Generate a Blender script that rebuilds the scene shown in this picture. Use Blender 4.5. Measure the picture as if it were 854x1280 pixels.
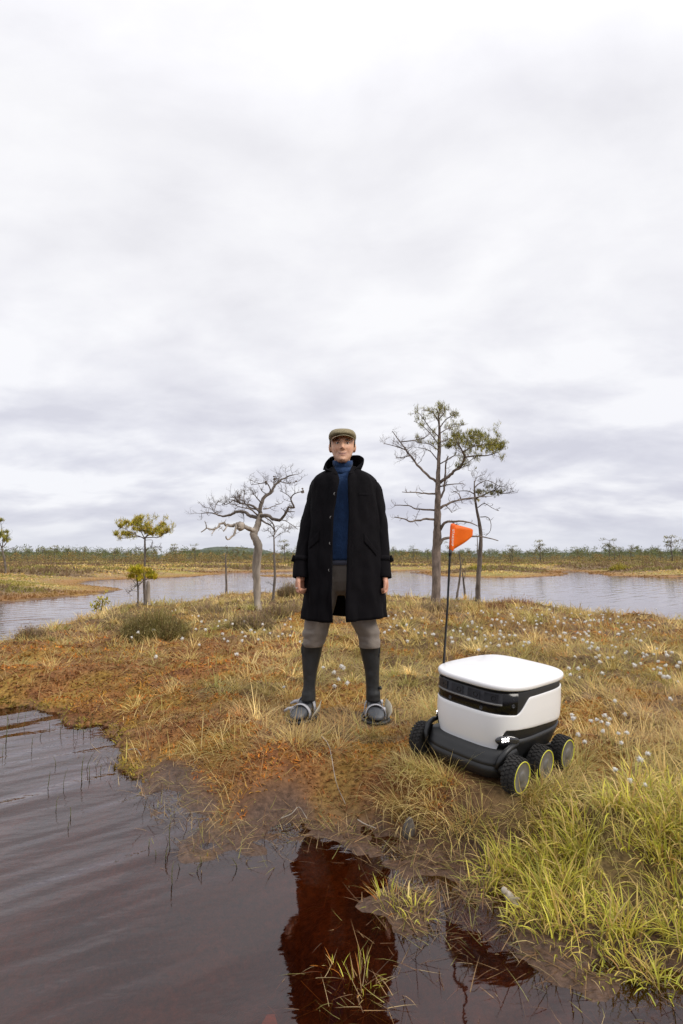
import bpy, bmesh, math, random
import numpy as np
from mathutils import Vector, Matrix

for o in list(bpy.data.objects):
    bpy.data.objects.remove(o)
SC = bpy.context.scene
COL = SC.collection
R = math.radians
rng = np.random.default_rng(7)
random.seed(7)

# ------------------------------------------------------------------ camera
CAM_H = 1.2
FPX = 711.0                      # focal length in photo pixels (854 x 1280)
PITCH = math.atan(56.0 / FPX)
cam_d = bpy.data.cameras.new('camera')
cam_d.sensor_fit = 'VERTICAL'
cam_d.sensor_height = 36.0
cam_d.sensor_width = 24.0
cam_d.lens = 36.0 * FPX / 1280.0
cam_d.clip_start = 0.05
cam_d.clip_end = 12000.0
cam = bpy.data.objects.new('camera', cam_d)
COL.objects.link(cam)
cam.location = (0, 0, CAM_H)
cam.rotation_euler = (R(90) + PITCH, 0, 0)
SC.camera = cam

# ------------------------------------------------------------------ sun, sky, exposure
SUN_EL, SUN_AZ = R(42), R(62)    # azimuth measured from straight behind the camera towards the right
sd = bpy.data.lights.new('sun', 'SUN')
sd.energy = 1.5
sd.angle = R(24)
sd.color = (1.0, 0.94, 0.86)
sun = bpy.data.objects.new('sun', sd)
COL.objects.link(sun)
sdir = Vector((math.sin(SUN_AZ) * math.cos(SUN_EL), -math.cos(SUN_AZ) * math.cos(SUN_EL), math.sin(SUN_EL)))
sun.rotation_euler = sdir.to_track_quat('Z', 'Y').to_euler()
sun.location = sdir * 50

W = bpy.data.worlds.new('World')
SC.world = W
W.use_nodes = True
nt = W.node_tree
nt.nodes.clear()


def N(tree, t, **kw):
    n = tree.nodes.new(t)
    for k, v in kw.items():
        setattr(n, k, v)
    return n


def math_node(tree, op, a, b=None, clamp=False):
    n = N(tree, 'ShaderNodeMath', operation=op, use_clamp=clamp)
    for i, v in enumerate((a, b)):
        if v is None:
            continue
        if isinstance(v, (int, float)):
            n.inputs[i].default_value = v
        else:
            tree.links.new(v, n.inputs[i])
    return n.outputs[0]


def ramp(tree, fac, stops, interp='LINEAR'):
    n = N(tree, 'ShaderNodeValToRGB')
    n.color_ramp.interpolation = interp
    el = n.color_ramp.elements
    while len(el) < len(stops):
        el.new(0.5)
    for e, (p, c) in zip(el, stops):
        e.position = p
        e.color = (c[0], c[1], c[2], 1)
    tree.links.new(fac, n.inputs[0])
    return n.outputs[0]


def mix_rgb(tree, fac, a, b, blend='MIX'):
    n = N(tree, 'ShaderNodeMix', data_type='RGBA', blend_type=blend)
    for s, v in ((0, fac), (6, a), (7, b)):
        if isinstance(v, (int, float)):
            n.inputs[s].default_value = v
        elif isinstance(v, tuple):
            n.inputs[s].default_value = (v[0], v[1], v[2], 1)
        else:
            tree.links.new(v, n.inputs[s])
    return n.outputs[2]


def build_world():
    L = nt.links.new
    out = N(nt, 'ShaderNodeOutputWorld')
    bg = N(nt, 'ShaderNodeBackground')
    bg.inputs[1].default_value = 0.1
    sky = N(nt, 'ShaderNodeTexSky', sky_type='NISHITA')
    sky.sun_disc = False
    sky.sun_elevation = SUN_EL
    sky.sun_rotation = math.atan2(sdir.x, sdir.y)
    tc = N(nt, 'ShaderNodeTexCoord')
    sep = N(nt, 'ShaderNodeSeparateXYZ')
    L(tc.outputs['Generated'], sep.inputs[0])
    z = math_node(nt, 'MAXIMUM', sep.outputs[2], 0.0)
    zz = math_node(nt, 'ADD', z, 0.27)
    px = math_node(nt, 'DIVIDE', sep.outputs[0], zz)
    py = math_node(nt, 'DIVIDE', sep.outputs[1], zz)
    cmb = N(nt, 'ShaderNodeCombineXYZ')
    L(px, cmb.inputs[0])
    L(py, cmb.inputs[1])

    def cloud(loc, rot, scale, s, det, rough, dist):
        mp = N(nt, 'ShaderNodeMapping', vector_type='TEXTURE')
        mp.inputs['Location'].default_value = loc
        mp.inputs['Rotation'].default_value = (0, 0, R(rot))
        mp.inputs['Scale'].default_value = tuple(1 / q for q in scale)
        L(cmb.outputs[0], mp.inputs[0])
        n = N(nt, 'ShaderNodeTexNoise')
        n.inputs['Scale'].default_value = s
        n.inputs['Detail'].default_value = det
        n.inputs['Roughness'].default_value = rough
        n.inputs['Distortion'].default_value = dist
        L(mp.outputs[0], n.inputs['Vector'])
        return n.outputs[0]
    a = cloud((7.9, 4.2, 1), 14, (0.72, 0.95, 1), 2.0, 8, 0.52, 0.25)
    b = cloud((5.1, 3.3, 2), -12, (0.8, 1.15, 1), 3.6, 8, 0.54, 0.3)
    f = math_node(nt, 'ADD', math_node(nt, 'MULTIPLY', a, 0.68), math_node(nt, 'MULTIPLY', b, 0.32))
    # cloud deck: brighter and whiter overhead, bluish grey towards the horizon
    hi = ramp(nt, f, [(0.38, (0.72, 0.713, 0.748)), (0.48, (0.80, 0.794, 0.822)), (0.57, (0.865, 0.86, 0.876))])
    lo = ramp(nt, f, [(0.40, (0.54, 0.54, 0.625)), (0.48, (0.635, 0.635, 0.705)), (0.57, (0.80, 0.798, 0.835))])
    el = N(nt, 'ShaderNodeMapRange', interpolation_type='SMOOTHSTEP')
    el.inputs[1].default_value = 0.04
    el.inputs[2].default_value = 0.48
    L(z, el.inputs[0])
    c = mix_rgb(nt, el.outputs[0], lo, hi)
    hz = N(nt, 'ShaderNodeMapRange', interpolation_type='SMOOTHSTEP')
    hz.inputs[1].default_value = 0.0
    hz.inputs[2].default_value = 0.085
    hz.inputs[3].default_value = 0.8
    hz.inputs[4].default_value = 0.0
    L(z, hz.inputs[0])
    c = mix_rgb(nt, hz.outputs[0], c, (0.60, 0.62, 0.70))
    gain = N(nt, 'ShaderNodeVectorMath', operation='SCALE')
    zen = N(nt, 'ShaderNodeMapRange')
    zen.inputs[1].default_value = 0.6
    zen.inputs[2].default_value = 1.0
    zen.inputs[3].default_value = 7.6
    zen.inputs[4].default_value = 12.0
    L(z, zen.inputs[0])
    L(zen.outputs[0], gain.inputs['Scale'])
    L(c, gain.inputs[0])
    fin = mix_rgb(nt, 0.95, sky.outputs[0], gain.outputs[0])
    L(fin, bg.inputs[0])
    L(bg.outputs[0], out.inputs[0])


build_world()
SC.view_settings.view_transform = 'Standard'
SC.view_settings.look = 'None'
SC.view_settings.exposure = 0.62
SC.view_settings.gamma = 1.0
SC.view_settings.use_curve_mapping = False
SC.render.engine = 'CYCLES'
SC.cycles.use_denoising = True
SC.cycles.max_bounces = 8
SC.cycles.transparent_max_bounces = 16
SC.cycles.caustics_reflective = False
SC.cycles.caustics_refractive = False


# ------------------------------------------------------------------ small tools
def at(u, v, Y):
    """point that stands at distance Y (m, along +Y) on the sight line of photo pixel (u, v)"""
    c, s = math.cos(PITCH), math.sin(PITCH)
    a, b = (u - 427.0) / FPX, (640.0 - v) / FPX
    d = np.array([a, c - b * s, s + b * c])
    d = d * (Y / d[1])
    return np.array([d[0], Y, CAM_H + d[2]])


def on(u, v, z=0.0):
    """point on the level z along the sight line of photo pixel (u, v)"""
    c, s = math.cos(PITCH), math.sin(PITCH)
    a, b = (u - 427.0) / FPX, (640.0 - v) / FPX
    d = np.array([a, c - b * s, s + b * c])
    t = (z - CAM_H) / d[2]
    return np.array([d[0] * t, d[1] * t, z])


def hash2(ix, iy, seed):
    h = (ix.astype(np.int64) * 374761393 + iy.astype(np.int64) * 668265263 + seed * 974634777) & 0xffffffff
    h = ((h ^ (h >> 13)) * 1274126177) & 0xffffffff
    h = (h ^ (h >> 16)) & 0xffffffff
    return h / 4294967295.0


def vnoise(x, y, seed=0):
    x = np.asarray(x, float)
    y = np.asarray(y, float)
    ix, iy = np.floor(x), np.floor(y)
    fx, fy = x - ix, y - iy
    ux, uy = fx * fx * fx * (fx * (fx * 6 - 15) + 10), fy * fy * fy * (fy * (fy * 6 - 15) + 10)
    a, b = hash2(ix, iy, seed), hash2(ix + 1, iy, seed)
    c, d = hash2(ix, iy + 1, seed), hash2(ix + 1, iy + 1, seed)
    return (a * (1 - ux) + b * ux) * (1 - uy) + (c * (1 - ux) + d * ux) * uy


def fbm(x, y, seed=0, octv=4):
    t, amp, tot = 0.0, 1.0, 0.0
    for i in range(octv):
        t = t + amp * vnoise(x * 2 ** i + 17.3 * i, y * 2 ** i - 9.1 * i, seed + i)
        tot += amp
        amp *= 0.5
    return t / tot


def sstep(a, b, x):
    t = np.clip((np.asarray(x, float) - a) / (b - a), 0, 1)
    return t * t * (3 - 2 * t)


def seg_dist(x, y, P):
    d = np.full(x.shape, 1e9)
    for (x0, y0), (x1, y1) in zip(P[:-1], P[1:]):
        ex, ey = x1 - x0, y1 - y0
        L2 = ex * ex + ey * ey + 1e-12
        t = np.clip(((x - x0) * ex + (y - y0) * ey) / L2, 0, 1)
        d = np.minimum(d, np.hypot(x - x0 - t * ex, y - y0 - t * ey))
    return d


def sdf(x, y, poly):
    """signed distance, positive inside"""
    P = list(poly) + [poly[0]]
    d = seg_dist(x, y, P)
    ins = np.zeros(x.shape, bool)
    for (x0, y0), (x1, y1) in zip(P[:-1], P[1:]):
        c = ((y0 > y) != (y1 > y))
        with np.errstate(divide='ignore', invalid='ignore'):
            xi = (x1 - x0) * (y - y0) / (y1 - y0 + 1e-15) + x0
        ins ^= c & (x < xi)
    return np.where(ins, d, -d)


class MB:
    """collects vertices and faces of ONE mesh object"""

    def __init__(self):
        self.v, self.f, self.c = [], [], []
        self.n = 0

    def add(self, V, F, col=None):
        V = np.asarray(V, float)
        self.v.append(V)
        b = self.n
        self.f.extend([tuple(int(i) + b for i in q) for q in F])
        if col is None:
            col = (0.5, 0.5, 0.5)
        c = np.asarray(col, float)
        self.c.append(np.broadcast_to(c, (len(V), 3)) if c.ndim == 1 else c)
        self.n += len(V)

    def loft(self, rings, closed=True, cap0=True, cap1=True, col=None):
        rings = np.asarray(rings, float)
        m, k = rings.shape[:2]
        V = rings.reshape(-1, 3)
        F = []
        kk = k if closed else k - 1
        for i in range(m - 1):
            for j in range(kk):
                a, b = i * k + j, i * k + (j + 1) % k
                F.append((a, b, b + k, a + k))
        if closed and cap0:
            F.append(tuple(range(k - 1, -1, -1)))
        if closed and cap1:
            F.append(tuple((m - 1) * k + j for j in range(k)))
        self.add(V, F, col)

    def tube(self, pts, radii, n=7, col=None, jitter=0.0, flat=None):
        pts = np.asarray(pts, float)
        m = len(pts)
        radii = np.broadcast_to(np.asarray(radii, float), (m,))
        tg = np.gradient(pts, axis=0)
        tg /= np.linalg.norm(tg, axis=1)[:, None] + 1e-12
        ref = np.array([0.31, 0.9, 0.2]) if abs(tg[0][1]) < 0.8 else np.array([1.0, 0.1, 0.2])
        rings = []
        u = np.cross(ref, tg[0])
        u /= np.linalg.norm(u)
        for i in range(m):
            u = u - tg[i] * np.dot(u, tg[i])
            u /= np.linalg.norm(u) + 1e-12
            w = np.cross(tg[i], u)
            a = np.linspace(0, 2 * np.pi, n, endpoint=False)
            r = radii[i] * (1 + (jitter * (rng.random(n) - 0.5) if jitter else 0))
            rings.append(pts[i] + np.outer(np.cos(a) * r, u) + np.outer(np.sin(a) * r, w))
        self.loft(rings, col=col)

    def ellipsoid(self, c, r, n=16, m=10, col=None, rot=None, rough=0.0):
        rings = []
        for i in range(m + 1):
            ph = -np.pi / 2 + np.pi * (0.02 + 0.96 * i / m)
            a = np.linspace(0, 2 * np.pi, n, endpoint=False)
            p = np.c_[np.cos(a) * np.cos(ph), np.sin(a) * np.cos(ph), np.full(n, np.sin(ph))]
            if rough:
                p = p * (1 + rough * (rng.random((n, 1)) - 0.5))
            p = p * np.asarray(r)
            if rot is not None:
                p = p @ np.asarray(rot).T
            rings.append(p + np.asarray(c))
        self.loft(rings, col=col)

    def box(self, c, s, rot=None, col=None):
        V = np.array([[x, y, z] for x in (-.5, .5) for y in (-.5, .5) for z in (-.5, .5)]) * np.asarray(s)
        if rot is not None:
            V = V @ np.asarray(rot).T
        self.add(V + np.asarray(c), [(0, 1, 3, 2), (4, 6, 7, 5), (0, 4, 5, 1), (2, 3, 7, 6), (0, 2, 6, 4), (1, 5, 7, 3)], col)

    def mesh(self, name, smooth=True):
        me = bpy.data.meshes.new(name)
        V = np.concatenate(self.v)
        me.from_pydata(V.tolist(), [], self.f)
        C = np.concatenate(self.c)
        at_ = me.attributes.new('Col', 'FLOAT_COLOR', 'POINT')
        at_.data.foreach_set('color', np.c_[C, np.ones(len(C))].astype(np.float32).ravel())
        if smooth:
            me.polygons.foreach_set('use_smooth', np.ones(len(me.polygons), bool))
        me.update()
        return me

    def build(self, name, mat, parent=None, smooth=True, loc=None):
        return link(name, self.mesh(name, smooth), mat, parent, loc)


def link(name, me, mat, parent=None, loc=None):
    o = bpy.data.objects.new(name, me)
    COL.objects.link(o)
    if mat is not None and len(me.materials) == 0:
        for m in (mat if isinstance(mat, (list, tuple)) else [mat]):
            me.materials.append(m)
    if parent is not None:
        o.parent = parent
    if loc is not None:
        o.location = loc
    return o


def quick_mesh(name, V, quads=None, tris=None, col=None, smooth=True):
    """numpy arrays straight into a mesh"""
    me = bpy.data.meshes.new(name)
    nq = 0 if quads is None else len(quads)
    ntr = 0 if tris is None else len(tris)
    me.vertices.add(len(V))
    me.vertices.foreach_set('co', np.ascontiguousarray(V, np.float32).ravel())
    li = []
    if nq:
        li.append(np.asarray(quads, np.int32).ravel())
    if ntr:
        li.append(np.asarray(tris, np.int32).ravel())
    li = np.concatenate(li)
    me.loops.add(len(li))
    me.loops.foreach_set('vertex_index', li)
    me.polygons.add(nq + ntr)
    st = np.r_[np.arange(nq) * 4, nq * 4 + np.arange(ntr) * 3].astype(np.int32)
    me.polygons.foreach_set('loop_start', st)
    if smooth:
        me.polygons.foreach_set('use_smooth', np.ones(nq + ntr, bool))
    if col is not None:
        a = me.attributes.new('Col', 'FLOAT_COLOR', 'POINT')
        a.data.foreach_set('color', np.c_[col, np.ones(len(col))].astype(np.float32).ravel())
    me.update(calc_edges=True)
    me.validate()
    return me


def tag(o, label=None, cat=None, group=None, kind=None):
    if label:
        o['label'] = label
    if cat:
        o['category'] = cat
    if group:
        o['group'] = group
    if kind:
        o['kind'] = kind
    return o


def empty(name, loc=(0, 0, 0)):
    o = bpy.data.objects.new(name, None)
    o.empty_display_size = 0.1
    COL.objects.link(o)
    o.location = loc
    return o


def copy_tree(o, parent=None):
    c = o.copy()
    COL.objects.link(c)
    if parent is not None:
        c.parent = parent
    for ch in o.children:
        copy_tree(ch, c)
    return c


# ------------------------------------------------------------------ materials
def material(name, color=None, rough=0.6, var=0.15, scale=20.0, bump=0.0, bscale=60.0, attr=False, spec=0.5,
             metal=0.0, translucent=0.0, sheen=0.0, coat=0.0, stretch=(1, 1, 1), sss=0.0, emit=None, detail=5.0):
    m = bpy.data.materials.new(name)
    m.use_nodes = True
    t = m.node_tree
    L = t.links.new
    b = t.nodes['Principled BSDF']
    out = t.nodes['Material Output']
    tc = N(t, 'ShaderNodeTexCoord')
    mp = N(t, 'ShaderNodeMapping')
    mp.inputs['Scale'].default_value = stretch
    L(tc.outputs['Object'], mp.inputs[0])
    no = N(t, 'ShaderNodeTexNoise')
    no.inputs['Scale'].default_value = scale
    no.inputs['Detail'].default_value = detail
    no.inputs['Roughness'].default_value = 0.6
    L(mp.outputs[0], no.inputs['Vector'])
    if attr:
        a = N(t, 'ShaderNodeAttribute', attribute_name='Col')
        base = a.outputs['Color']
    else:
        rgb = N(t, 'ShaderNodeRGB')
        rgb.outputs[0].default_value = (*color, 1)
        base = rgb.outputs[0]
    hs = N(t, 'ShaderNodeHueSaturation')
    L(base, hs.inputs['Color'])
    mr = N(t, 'ShaderNodeMapRange')
    mr.inputs[1].default_value = 0.25
    mr.inputs[2].default_value = 0.75
    mr.inputs[3].default_value = 1 - var
    mr.inputs[4].default_value = 1 + var
    L(no.outputs[0], mr.inputs[0])
    L(mr.outputs[0], hs.inputs['Value'])
    L(hs.outputs[0], b.inputs['Base Color'])
    b.inputs['Roughness'].default_value = rough
    b.inputs['Metallic'].default_value = metal
    b.inputs['Specular IOR Level'].default_value = spec
    b.inputs['Sheen Weight'].default_value = sheen
    b.inputs['Coat Weight'].default_value = coat
    if sss:
        b.inputs['Subsurface Weight'].default_value = sss
        b.inputs['Subsurface Radius'].default_value = (0.01, 0.004, 0.002)
        b.inputs['Subsurface Scale'].default_value = 0.6
    if emit:
        b.inputs['Emission Color'].default_value = (*emit[:3], 1)
        b.inputs['Emission Strength'].default_value = emit[3]
    if bump:
        bn = N(t, 'ShaderNodeTexNoise')
        bn.inputs['Scale'].default_value = bscale
        bn.inputs['Detail'].default_value = 4
        L(mp.outputs[0], bn.inputs['Vector'])
        bp = N(t, 'ShaderNodeBump')
        bp.inputs['Strength'].default_value = bump
        bp.inputs['Distance'].default_value = 0.01
        L(bn.outputs[0], bp.inputs['Height'])
        L(bp.outputs[0], b.inputs['Normal'])
    if translucent:
        tr = N(t, 'ShaderNodeBsdfTranslucent')
        L(hs.outputs[0], tr.inputs[0])
        mx = N(t, 'ShaderNodeMixShader')
        mx.inputs[0].default_value = translucent
        L(b.outputs[0], mx.inputs[1])
        L(tr.outputs[0], mx.inputs[2])
        L(mx.outputs[0], out.inputs[0])
    return m


M = {}
M['grass'] = material('grass_blades', attr=True, rough=0.55, var=0.12, scale=4, translucent=0.3, spec=0.25)
M['moss'] = material('bog_moss', attr=True, rough=0.85, var=0.2, scale=9, translucent=0.2, spec=0.15)
M['needles'] = material('pine_needles', attr=True, rough=0.55, var=0.15, scale=6, translucent=0.2, spec=0.3)
M['bark_grey'] = material('grey_bark', (0.145, 0.12, 0.102), rough=0.9, var=0.65, scale=11, bump=1.0, bscale=26, stretch=(1, 1, 0.35), spec=0.2)
M['bark_pine'] = material('pine_bark', (0.175, 0.138, 0.115), rough=0.9, var=0.75, scale=13, bump=1.0, bscale=22, stretch=(1, 1, 0.4), spec=0.2)
M['bark_pale'] = material('weathered_wood', (0.32, 0.275, 0.23), rough=0.8, var=0.8, scale=5, bump=0.6, bscale=45, stretch=(1.5, 1.5, 0.25), spec=0.2)
M['twig'] = material('dead_twigs', (0.16, 0.13, 0.11), rough=0.9, var=0.3, scale=10, spec=0.2)
M['cotton'] = material('cotton_down', (0.93, 0.915, 0.88), rough=0.95, var=0.04, scale=60, translucent=0.35, spec=0.1)
M['skin'] = material('skin', attr=True, rough=0.48, var=0.14, scale=55, sss=0.06, bump=0.15, bscale=160)
M['coat'] = material('black_wool', (0.0050, 0.0043, 0.0055), rough=0.85, var=0.35, scale=6, bump=0.25, bscale=220, spec=0.10)
M['collar_lining'] = material('black_velvet', (0.005, 0.0048, 0.0065), rough=0.9, var=0.2, scale=30, spec=0.12)
M['knit'] = material('blue_knit', (0.022, 0.05, 0.125), rough=0.9, var=0.25, scale=26, bump=0.5, bscale=150, stretch=(1, 1, 0.5), sheen=0.15, spec=0.15)
M['shirt'] = material('grey_shirt', (0.13, 0.14, 0.19), rough=0.9, var=0.1, scale=40, spec=0.2)
M['trouser'] = material('grey_twill', (0.205, 0.175, 0.15), rough=0.85, var=0.16, scale=9, bump=0.3, bscale=260, sheen=0.1, spec=0.2)
M['gaiter'] = material('dark_rubber', (0.02, 0.021, 0.022), rough=0.5, var=0.3, scale=10, bump=0.2, bscale=40, spec=0.35)
M['shoe_grey'] = material('shoe_grey', (0.065, 0.07, 0.08), rough=0.5, var=0.35, scale=18, bump=0.2, bscale=60)
M['strap'] = material('grey_strap', (0.42, 0.42, 0.45), rough=0.55, var=0.12, scale=50, bump=0.2, bscale=150)
M['shoe_plastic'] = material('clear_plastic', (0.62, 0.58, 0.48), rough=0.35, var=0.1, scale=30, translucent=0.4)
M['tweed'] = material('olive_tweed', (0.25, 0.21, 0.125), rough=0.95, var=0.45, scale=95, bump=0.5, bscale=240, sheen=0.1, spec=0.15)
M['hair'] = material('brown_hair', (0.06, 0.04, 0.028), rough=0.6, var=0.3, scale=90, stretch=(1, 1, 0.2))
M['eye'] = material('eye', attr=True, rough=0.15, var=0.02)
M['button'] = material('horn_button', (0.20, 0.19, 0.18), rough=0.3, var=0.3, scale=90)
M['silver'] = material('silver', (0.8, 0.8, 0.8), rough=0.2, var=0.05, metal=1.0)
M['white'] = material('white_shell', (0.80, 0.795, 0.80), rough=0.28, var=0.015, scale=3, coat=0.3, bump=0.02, bscale=14)
M['black'] = material('black_plastic', (0.0105, 0.011, 0.012), rough=0.45, var=0.25, scale=12, bump=0.08, bscale=300)
M['visor'] = material('visor_black', (0.005, 0.005, 0.006), rough=0.15, var=0.1, spec=0.3)
M['lensgrey'] = material('lens_housing', (0.045, 0.047, 0.054), rough=0.22, var=0.6, scale=14, spec=0.35)
M['lens_dim'] = material('lens_housing_dim', (0.022, 0.023, 0.027), rough=0.25, var=0.6, scale=20, spec=0.35)
M['tyre'] = material('tyre_rubber', (0.018, 0.0165, 0.0155), rough=0.85, var=0.6, scale=30, bump=0.2, bscale=120)
M['hub'] = material('hub_grey', (0.17, 0.165, 0.16), rough=0.42, var=0.22, scale=14, metal=0.3)
M['yellow'] = material('yellow_ring', (0.62, 0.60, 0.04), rough=0.4, var=0.1)
M['orange'] = material('orange_flag', (0.95, 0.21, 0.004), rough=0.55, var=0.06, scale=12, translucent=0.35)
M['orange_sleeve'] = material('orange_sleeve', (0.93, 0.15, 0.006), rough=0.45, var=0.06, scale=30, translucent=0.2)
M['print'] = material('white_print', (0.82, 0.78, 0.7), rough=0.6, var=0.02)
M['led'] = material('led', (0.9, 0.9, 0.9), rough=0.3, var=0.0, emit=(1.0, 0.97, 0.92, 3.0))
M['lamp_glass'] = material('lamp_housing', (0.03, 0.03, 0.033), rough=0.15, var=0.2, coat=0.5)
M['bone'] = material('bleached_wood', (0.42, 0.37, 0.30), rough=0.7, var=0.25, scale=60, bump=0.4, bscale=90)
M['leaf_grey'] = material('grey_flake', (0.13, 0.115, 0.10), rough=0.7, var=0.35, scale=50, bump=0.3, bscale=60)
M['rust_board'] = material('sunken_wood', (0.55, 0.20, 0.06), rough=0.7, var=0.3, scale=20, stretch=(1, 4, 1), bump=0.4)


# ------------------------------------------------------------------ the lie of the land
def PX(pts, z):
    return [tuple(on(u, v, z)[:2]) for u, v in pts]


front_px = [(-420, 838), (-250, 858), (-120, 872), (0, 882), (60, 893), (105, 905), (138, 911), (133, 932), (124, 950),
            (150, 962), (185, 974), (186, 992), (202, 1010), (226, 1030), (250, 1054), (290, 1061), (330, 1055),
            (362, 1051), (385, 1041), (430, 1051), (470, 1061), (500, 1084), (522, 1094), (560, 1088), (585, 1100),
            (570, 1117), (530, 1121), (495, 1118), (482, 1132), (500, 1156), (545, 1176), (600, 1194), (660, 1213),
            (720, 1232), (790, 1250), (854, 1270), (930, 1300)]
front_w = PX(front_px, 0.0)
back_px = [(1000, 788), (854, 772), (780, 764), (700, 757), (600, 750), (490, 743), (430, 740), (380, 739), (300, 741),
           (270, 742), (240, 747), (200, 753), (145, 755), (110, 763), (60, 777), (0, 792), (-150, 826)]
back_w = PX(back_px, 0.15)
NEAR = front_w + [(1.6, 1.05), (3.0, 0.7), (9.0, 1.5), (12.0, 5.0)] + back_w
far_px = [(-400, 800), (-100, 763), (0, 753), (60, 748), (120, 742.5), (150, 738), (154, 736), (138, 733.3), (108, 731),
          (108, 727.5), (125, 725.2), (155, 724), (200, 722.2), (240, 720.5), (266, 718.6), (285, 717), (262, 716.2),
          (300, 715.6), (345, 714.6), (400, 714.2), (490, 714), (512, 713.2), (532, 713.6), (520, 715.5), (545, 719.5),
          (600, 721.5), (650, 722), (698, 719.8), (713, 716.8), (702, 714.9), (716, 713.4), (728, 714.6), (740, 717), (765, 720),
          (854, 721.6), (1100, 723), (1500, 726)]
FAR = PX(far_px, 0.02) + [(80, 33), (400, 20), (3800, 10), (3800, 3900), (-3800, 3900), (-3800, 8), (-60, 9), (-22, 9.5)]
ISLE = PX([(318, 719), (345, 718.3), (400, 718.3), (470, 718.6), (480, 719.6), (460, 720.8), (400, 721.3), (335, 720.9)], 0.02)
MUDLINE = front_w[10:]

PERSON = np.array([0.0, 3.72])
ROBOT = np.array([0.765, 2.941])
ROBOT_Z = 0.175


def land(x, y):
    """returns height, near-bank distance, far-land distance, distance to the muddy shore"""
    wob = (fbm(x * 3.6, y * 3.6, 3, 4) - 0.5) * 0.36 * sstep(0.5, 4, 30 / (1 + np.abs(y)))
    sn = sdf(x, y, NEAR) + wob + (0.03 * sstep(2.1, 2.3, y) - 0.05 * sstep(2.15, 1.95, y) * sstep(0.75, 0.45, x) + 0.07 * sstep(2.15, 1.95, y) * sstep(0.55, 0.85, x)) * sstep(-1.1, -0.8, x) * sstep(3.2, 2.9, y)
    wf = (fbm(x * 0.5, y * 0.9, 8, 4) - 0.5) * np.clip(0.03 * np.abs(y), 0.1, 1.6)
    sf = np.maximum(sdf(x, y, FAR), sdf(x, y, ISLE)) + wf
    md = seg_dist(x, y, MUDLINE)
    # near bank
    flat = sstep(0.0, 0.75, sn - 0.22 * sstep(0.55, 0.1, md))
    soft = sstep(0.55, 0.25, md) * sstep(-1.25, -0.9, x)
    h1 = 0.008 * (1 - soft) + 0.042 * sstep(0, 0.45, sn) * soft + (0.03 * sstep(0, 0.05, sn) + 0.02 * sstep(0, 0.3, sn)) * (1 - soft) + 0.115 * flat
    hum = (fbm(x * 1.7, y * 1.7, 21, 3) - 0.5) * 0.16 + (fbm(x * 6, y * 6, 25, 3) - 0.5) * 0.06
    h1 = h1 + hum * (0.12 + 0.88 * flat) * sstep(-0.02, 0.2, sn)
    h1 = h1 + ((fbm(x * 11, y * 11, 33, 3) - 0.5) * 0.060 + (fbm(x * 3.4, y * 3.4, 35, 2) - 0.5) * 0.06) * sstep(0.0, 0.12, sn) * (1 - 0.6 * soft)
    mudn = ((fbm(x * 4.6, y * 4.6, 37, 4) - 0.5) * 0.070 + 0.001 - 0.008 * sstep(2.2, 2.0, y) * sstep(0.8, 0.5, x)) * soft
    h1 = h1 + mudn
    h1 = h1 + 0.10 * sstep(1.2, 4.5, sn) * sstep(5, 9, y)
    d1 = -0.012 * (1 - soft) - 0.10 * np.clip(-sn, 0, 0.12) * soft - 0.30 * np.clip(-sn - 0.12 * soft, 0, 1.6) + (fbm(x * 7, y * 7, 41, 3) - 0.5) * 0.05 * sstep(0, 0.15, -sn) * (1 - soft) + mudn * sstep(0.13, 0.0, -sn)
    hn = np.where(sn > 0, h1, d1)
    # places that carry something heavy are pressed flat
    rx = 0.69 * (x - ROBOT[0]) - 0.7236 * (y - ROBOT[1])
    for c, r0, r1, z in ((PERSON, 0.33, 0.7, 0.172), (ROBOT, 0.36, 0.62, 0.206 - 0.087 * rx)):
        w = sstep(r1, r0, np.hypot(x - c[0], y - c[1]))
        hn = hn * (1 - w) + (z + (fbm(x * 16, y * 16, 33, 2) - 0.5) * 0.02) * w
    # far land
    h2 = 0.03 + 0.30 * sstep(0, 6, sf) + (fbm(x * 0.35, y * 0.35, 51, 4) - 0.5) * 0.35 * sstep(0, 5, sf)
    h2 = h2 + 0.12 * sstep(60, 160, y)
    hf = np.where(sf > 0, h2, -0.02 - 0.3 * np.clip(-sf, 0, 4))
    h = np.maximum(hn, hf)
    return h, sn, sf, md


def zones(x, y, sn, md):
    """how much moss / mud / green sedge / heather grows at a point of the near bank"""
    n1 = fbm(x * 0.9, y * 0.9, 61, 3)
    n2 = fbm(x * 3.2, y * 3.2, 65, 3)
    mud = sstep(0.40, 0.14, md + (n2 - 0.5) * 0.45) * sstep(-1.25, -0.95, x)
    mud = np.maximum(mud, 0.8 * sstep(0.62, 0.70, n2) * sstep(3.1, 2.6, y) * sstep(-0.9, -0.5, x))
    green = sstep(2.75, 2.35, y + (n2 - 0.5) * 0.7) * sstep(-0.08, 0.14, x - 0.37 + (2.45 - y) * 0.62 + (n1 - 0.5) * 0.25)
    moss = 0.95 * sstep(0.25, -1.5, x + (n1 - 0.5) * 2.2) * sstep(8.2, 4.6, y + (n1 - 0.5) * 3)
    moss = np.maximum(moss, 0.95 * sstep(0.60, 0.68, n2 + 0.25 * (n1 - 0.5)))
    moss = np.maximum(moss, 0.9 * sstep(0.8, 0.3, md + (n2 - .5) * .7) * sstep(0.9, 0.4, x))
    heath = sstep(0.54, 0.66, fbm(x * 0.55 + 3, y * 0.55, 71, 3)) * sstep(6.5, 9.0, y)
    return np.clip(moss, 0, 1), np.clip(mud, 0, 1), np.clip(green, 0, 1), heath, n1, n2


def graded(parts):
    out = []
    for a, b, s in parts:
        out.append(np.arange(a, b, s))
    return np.concatenate(out)


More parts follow.
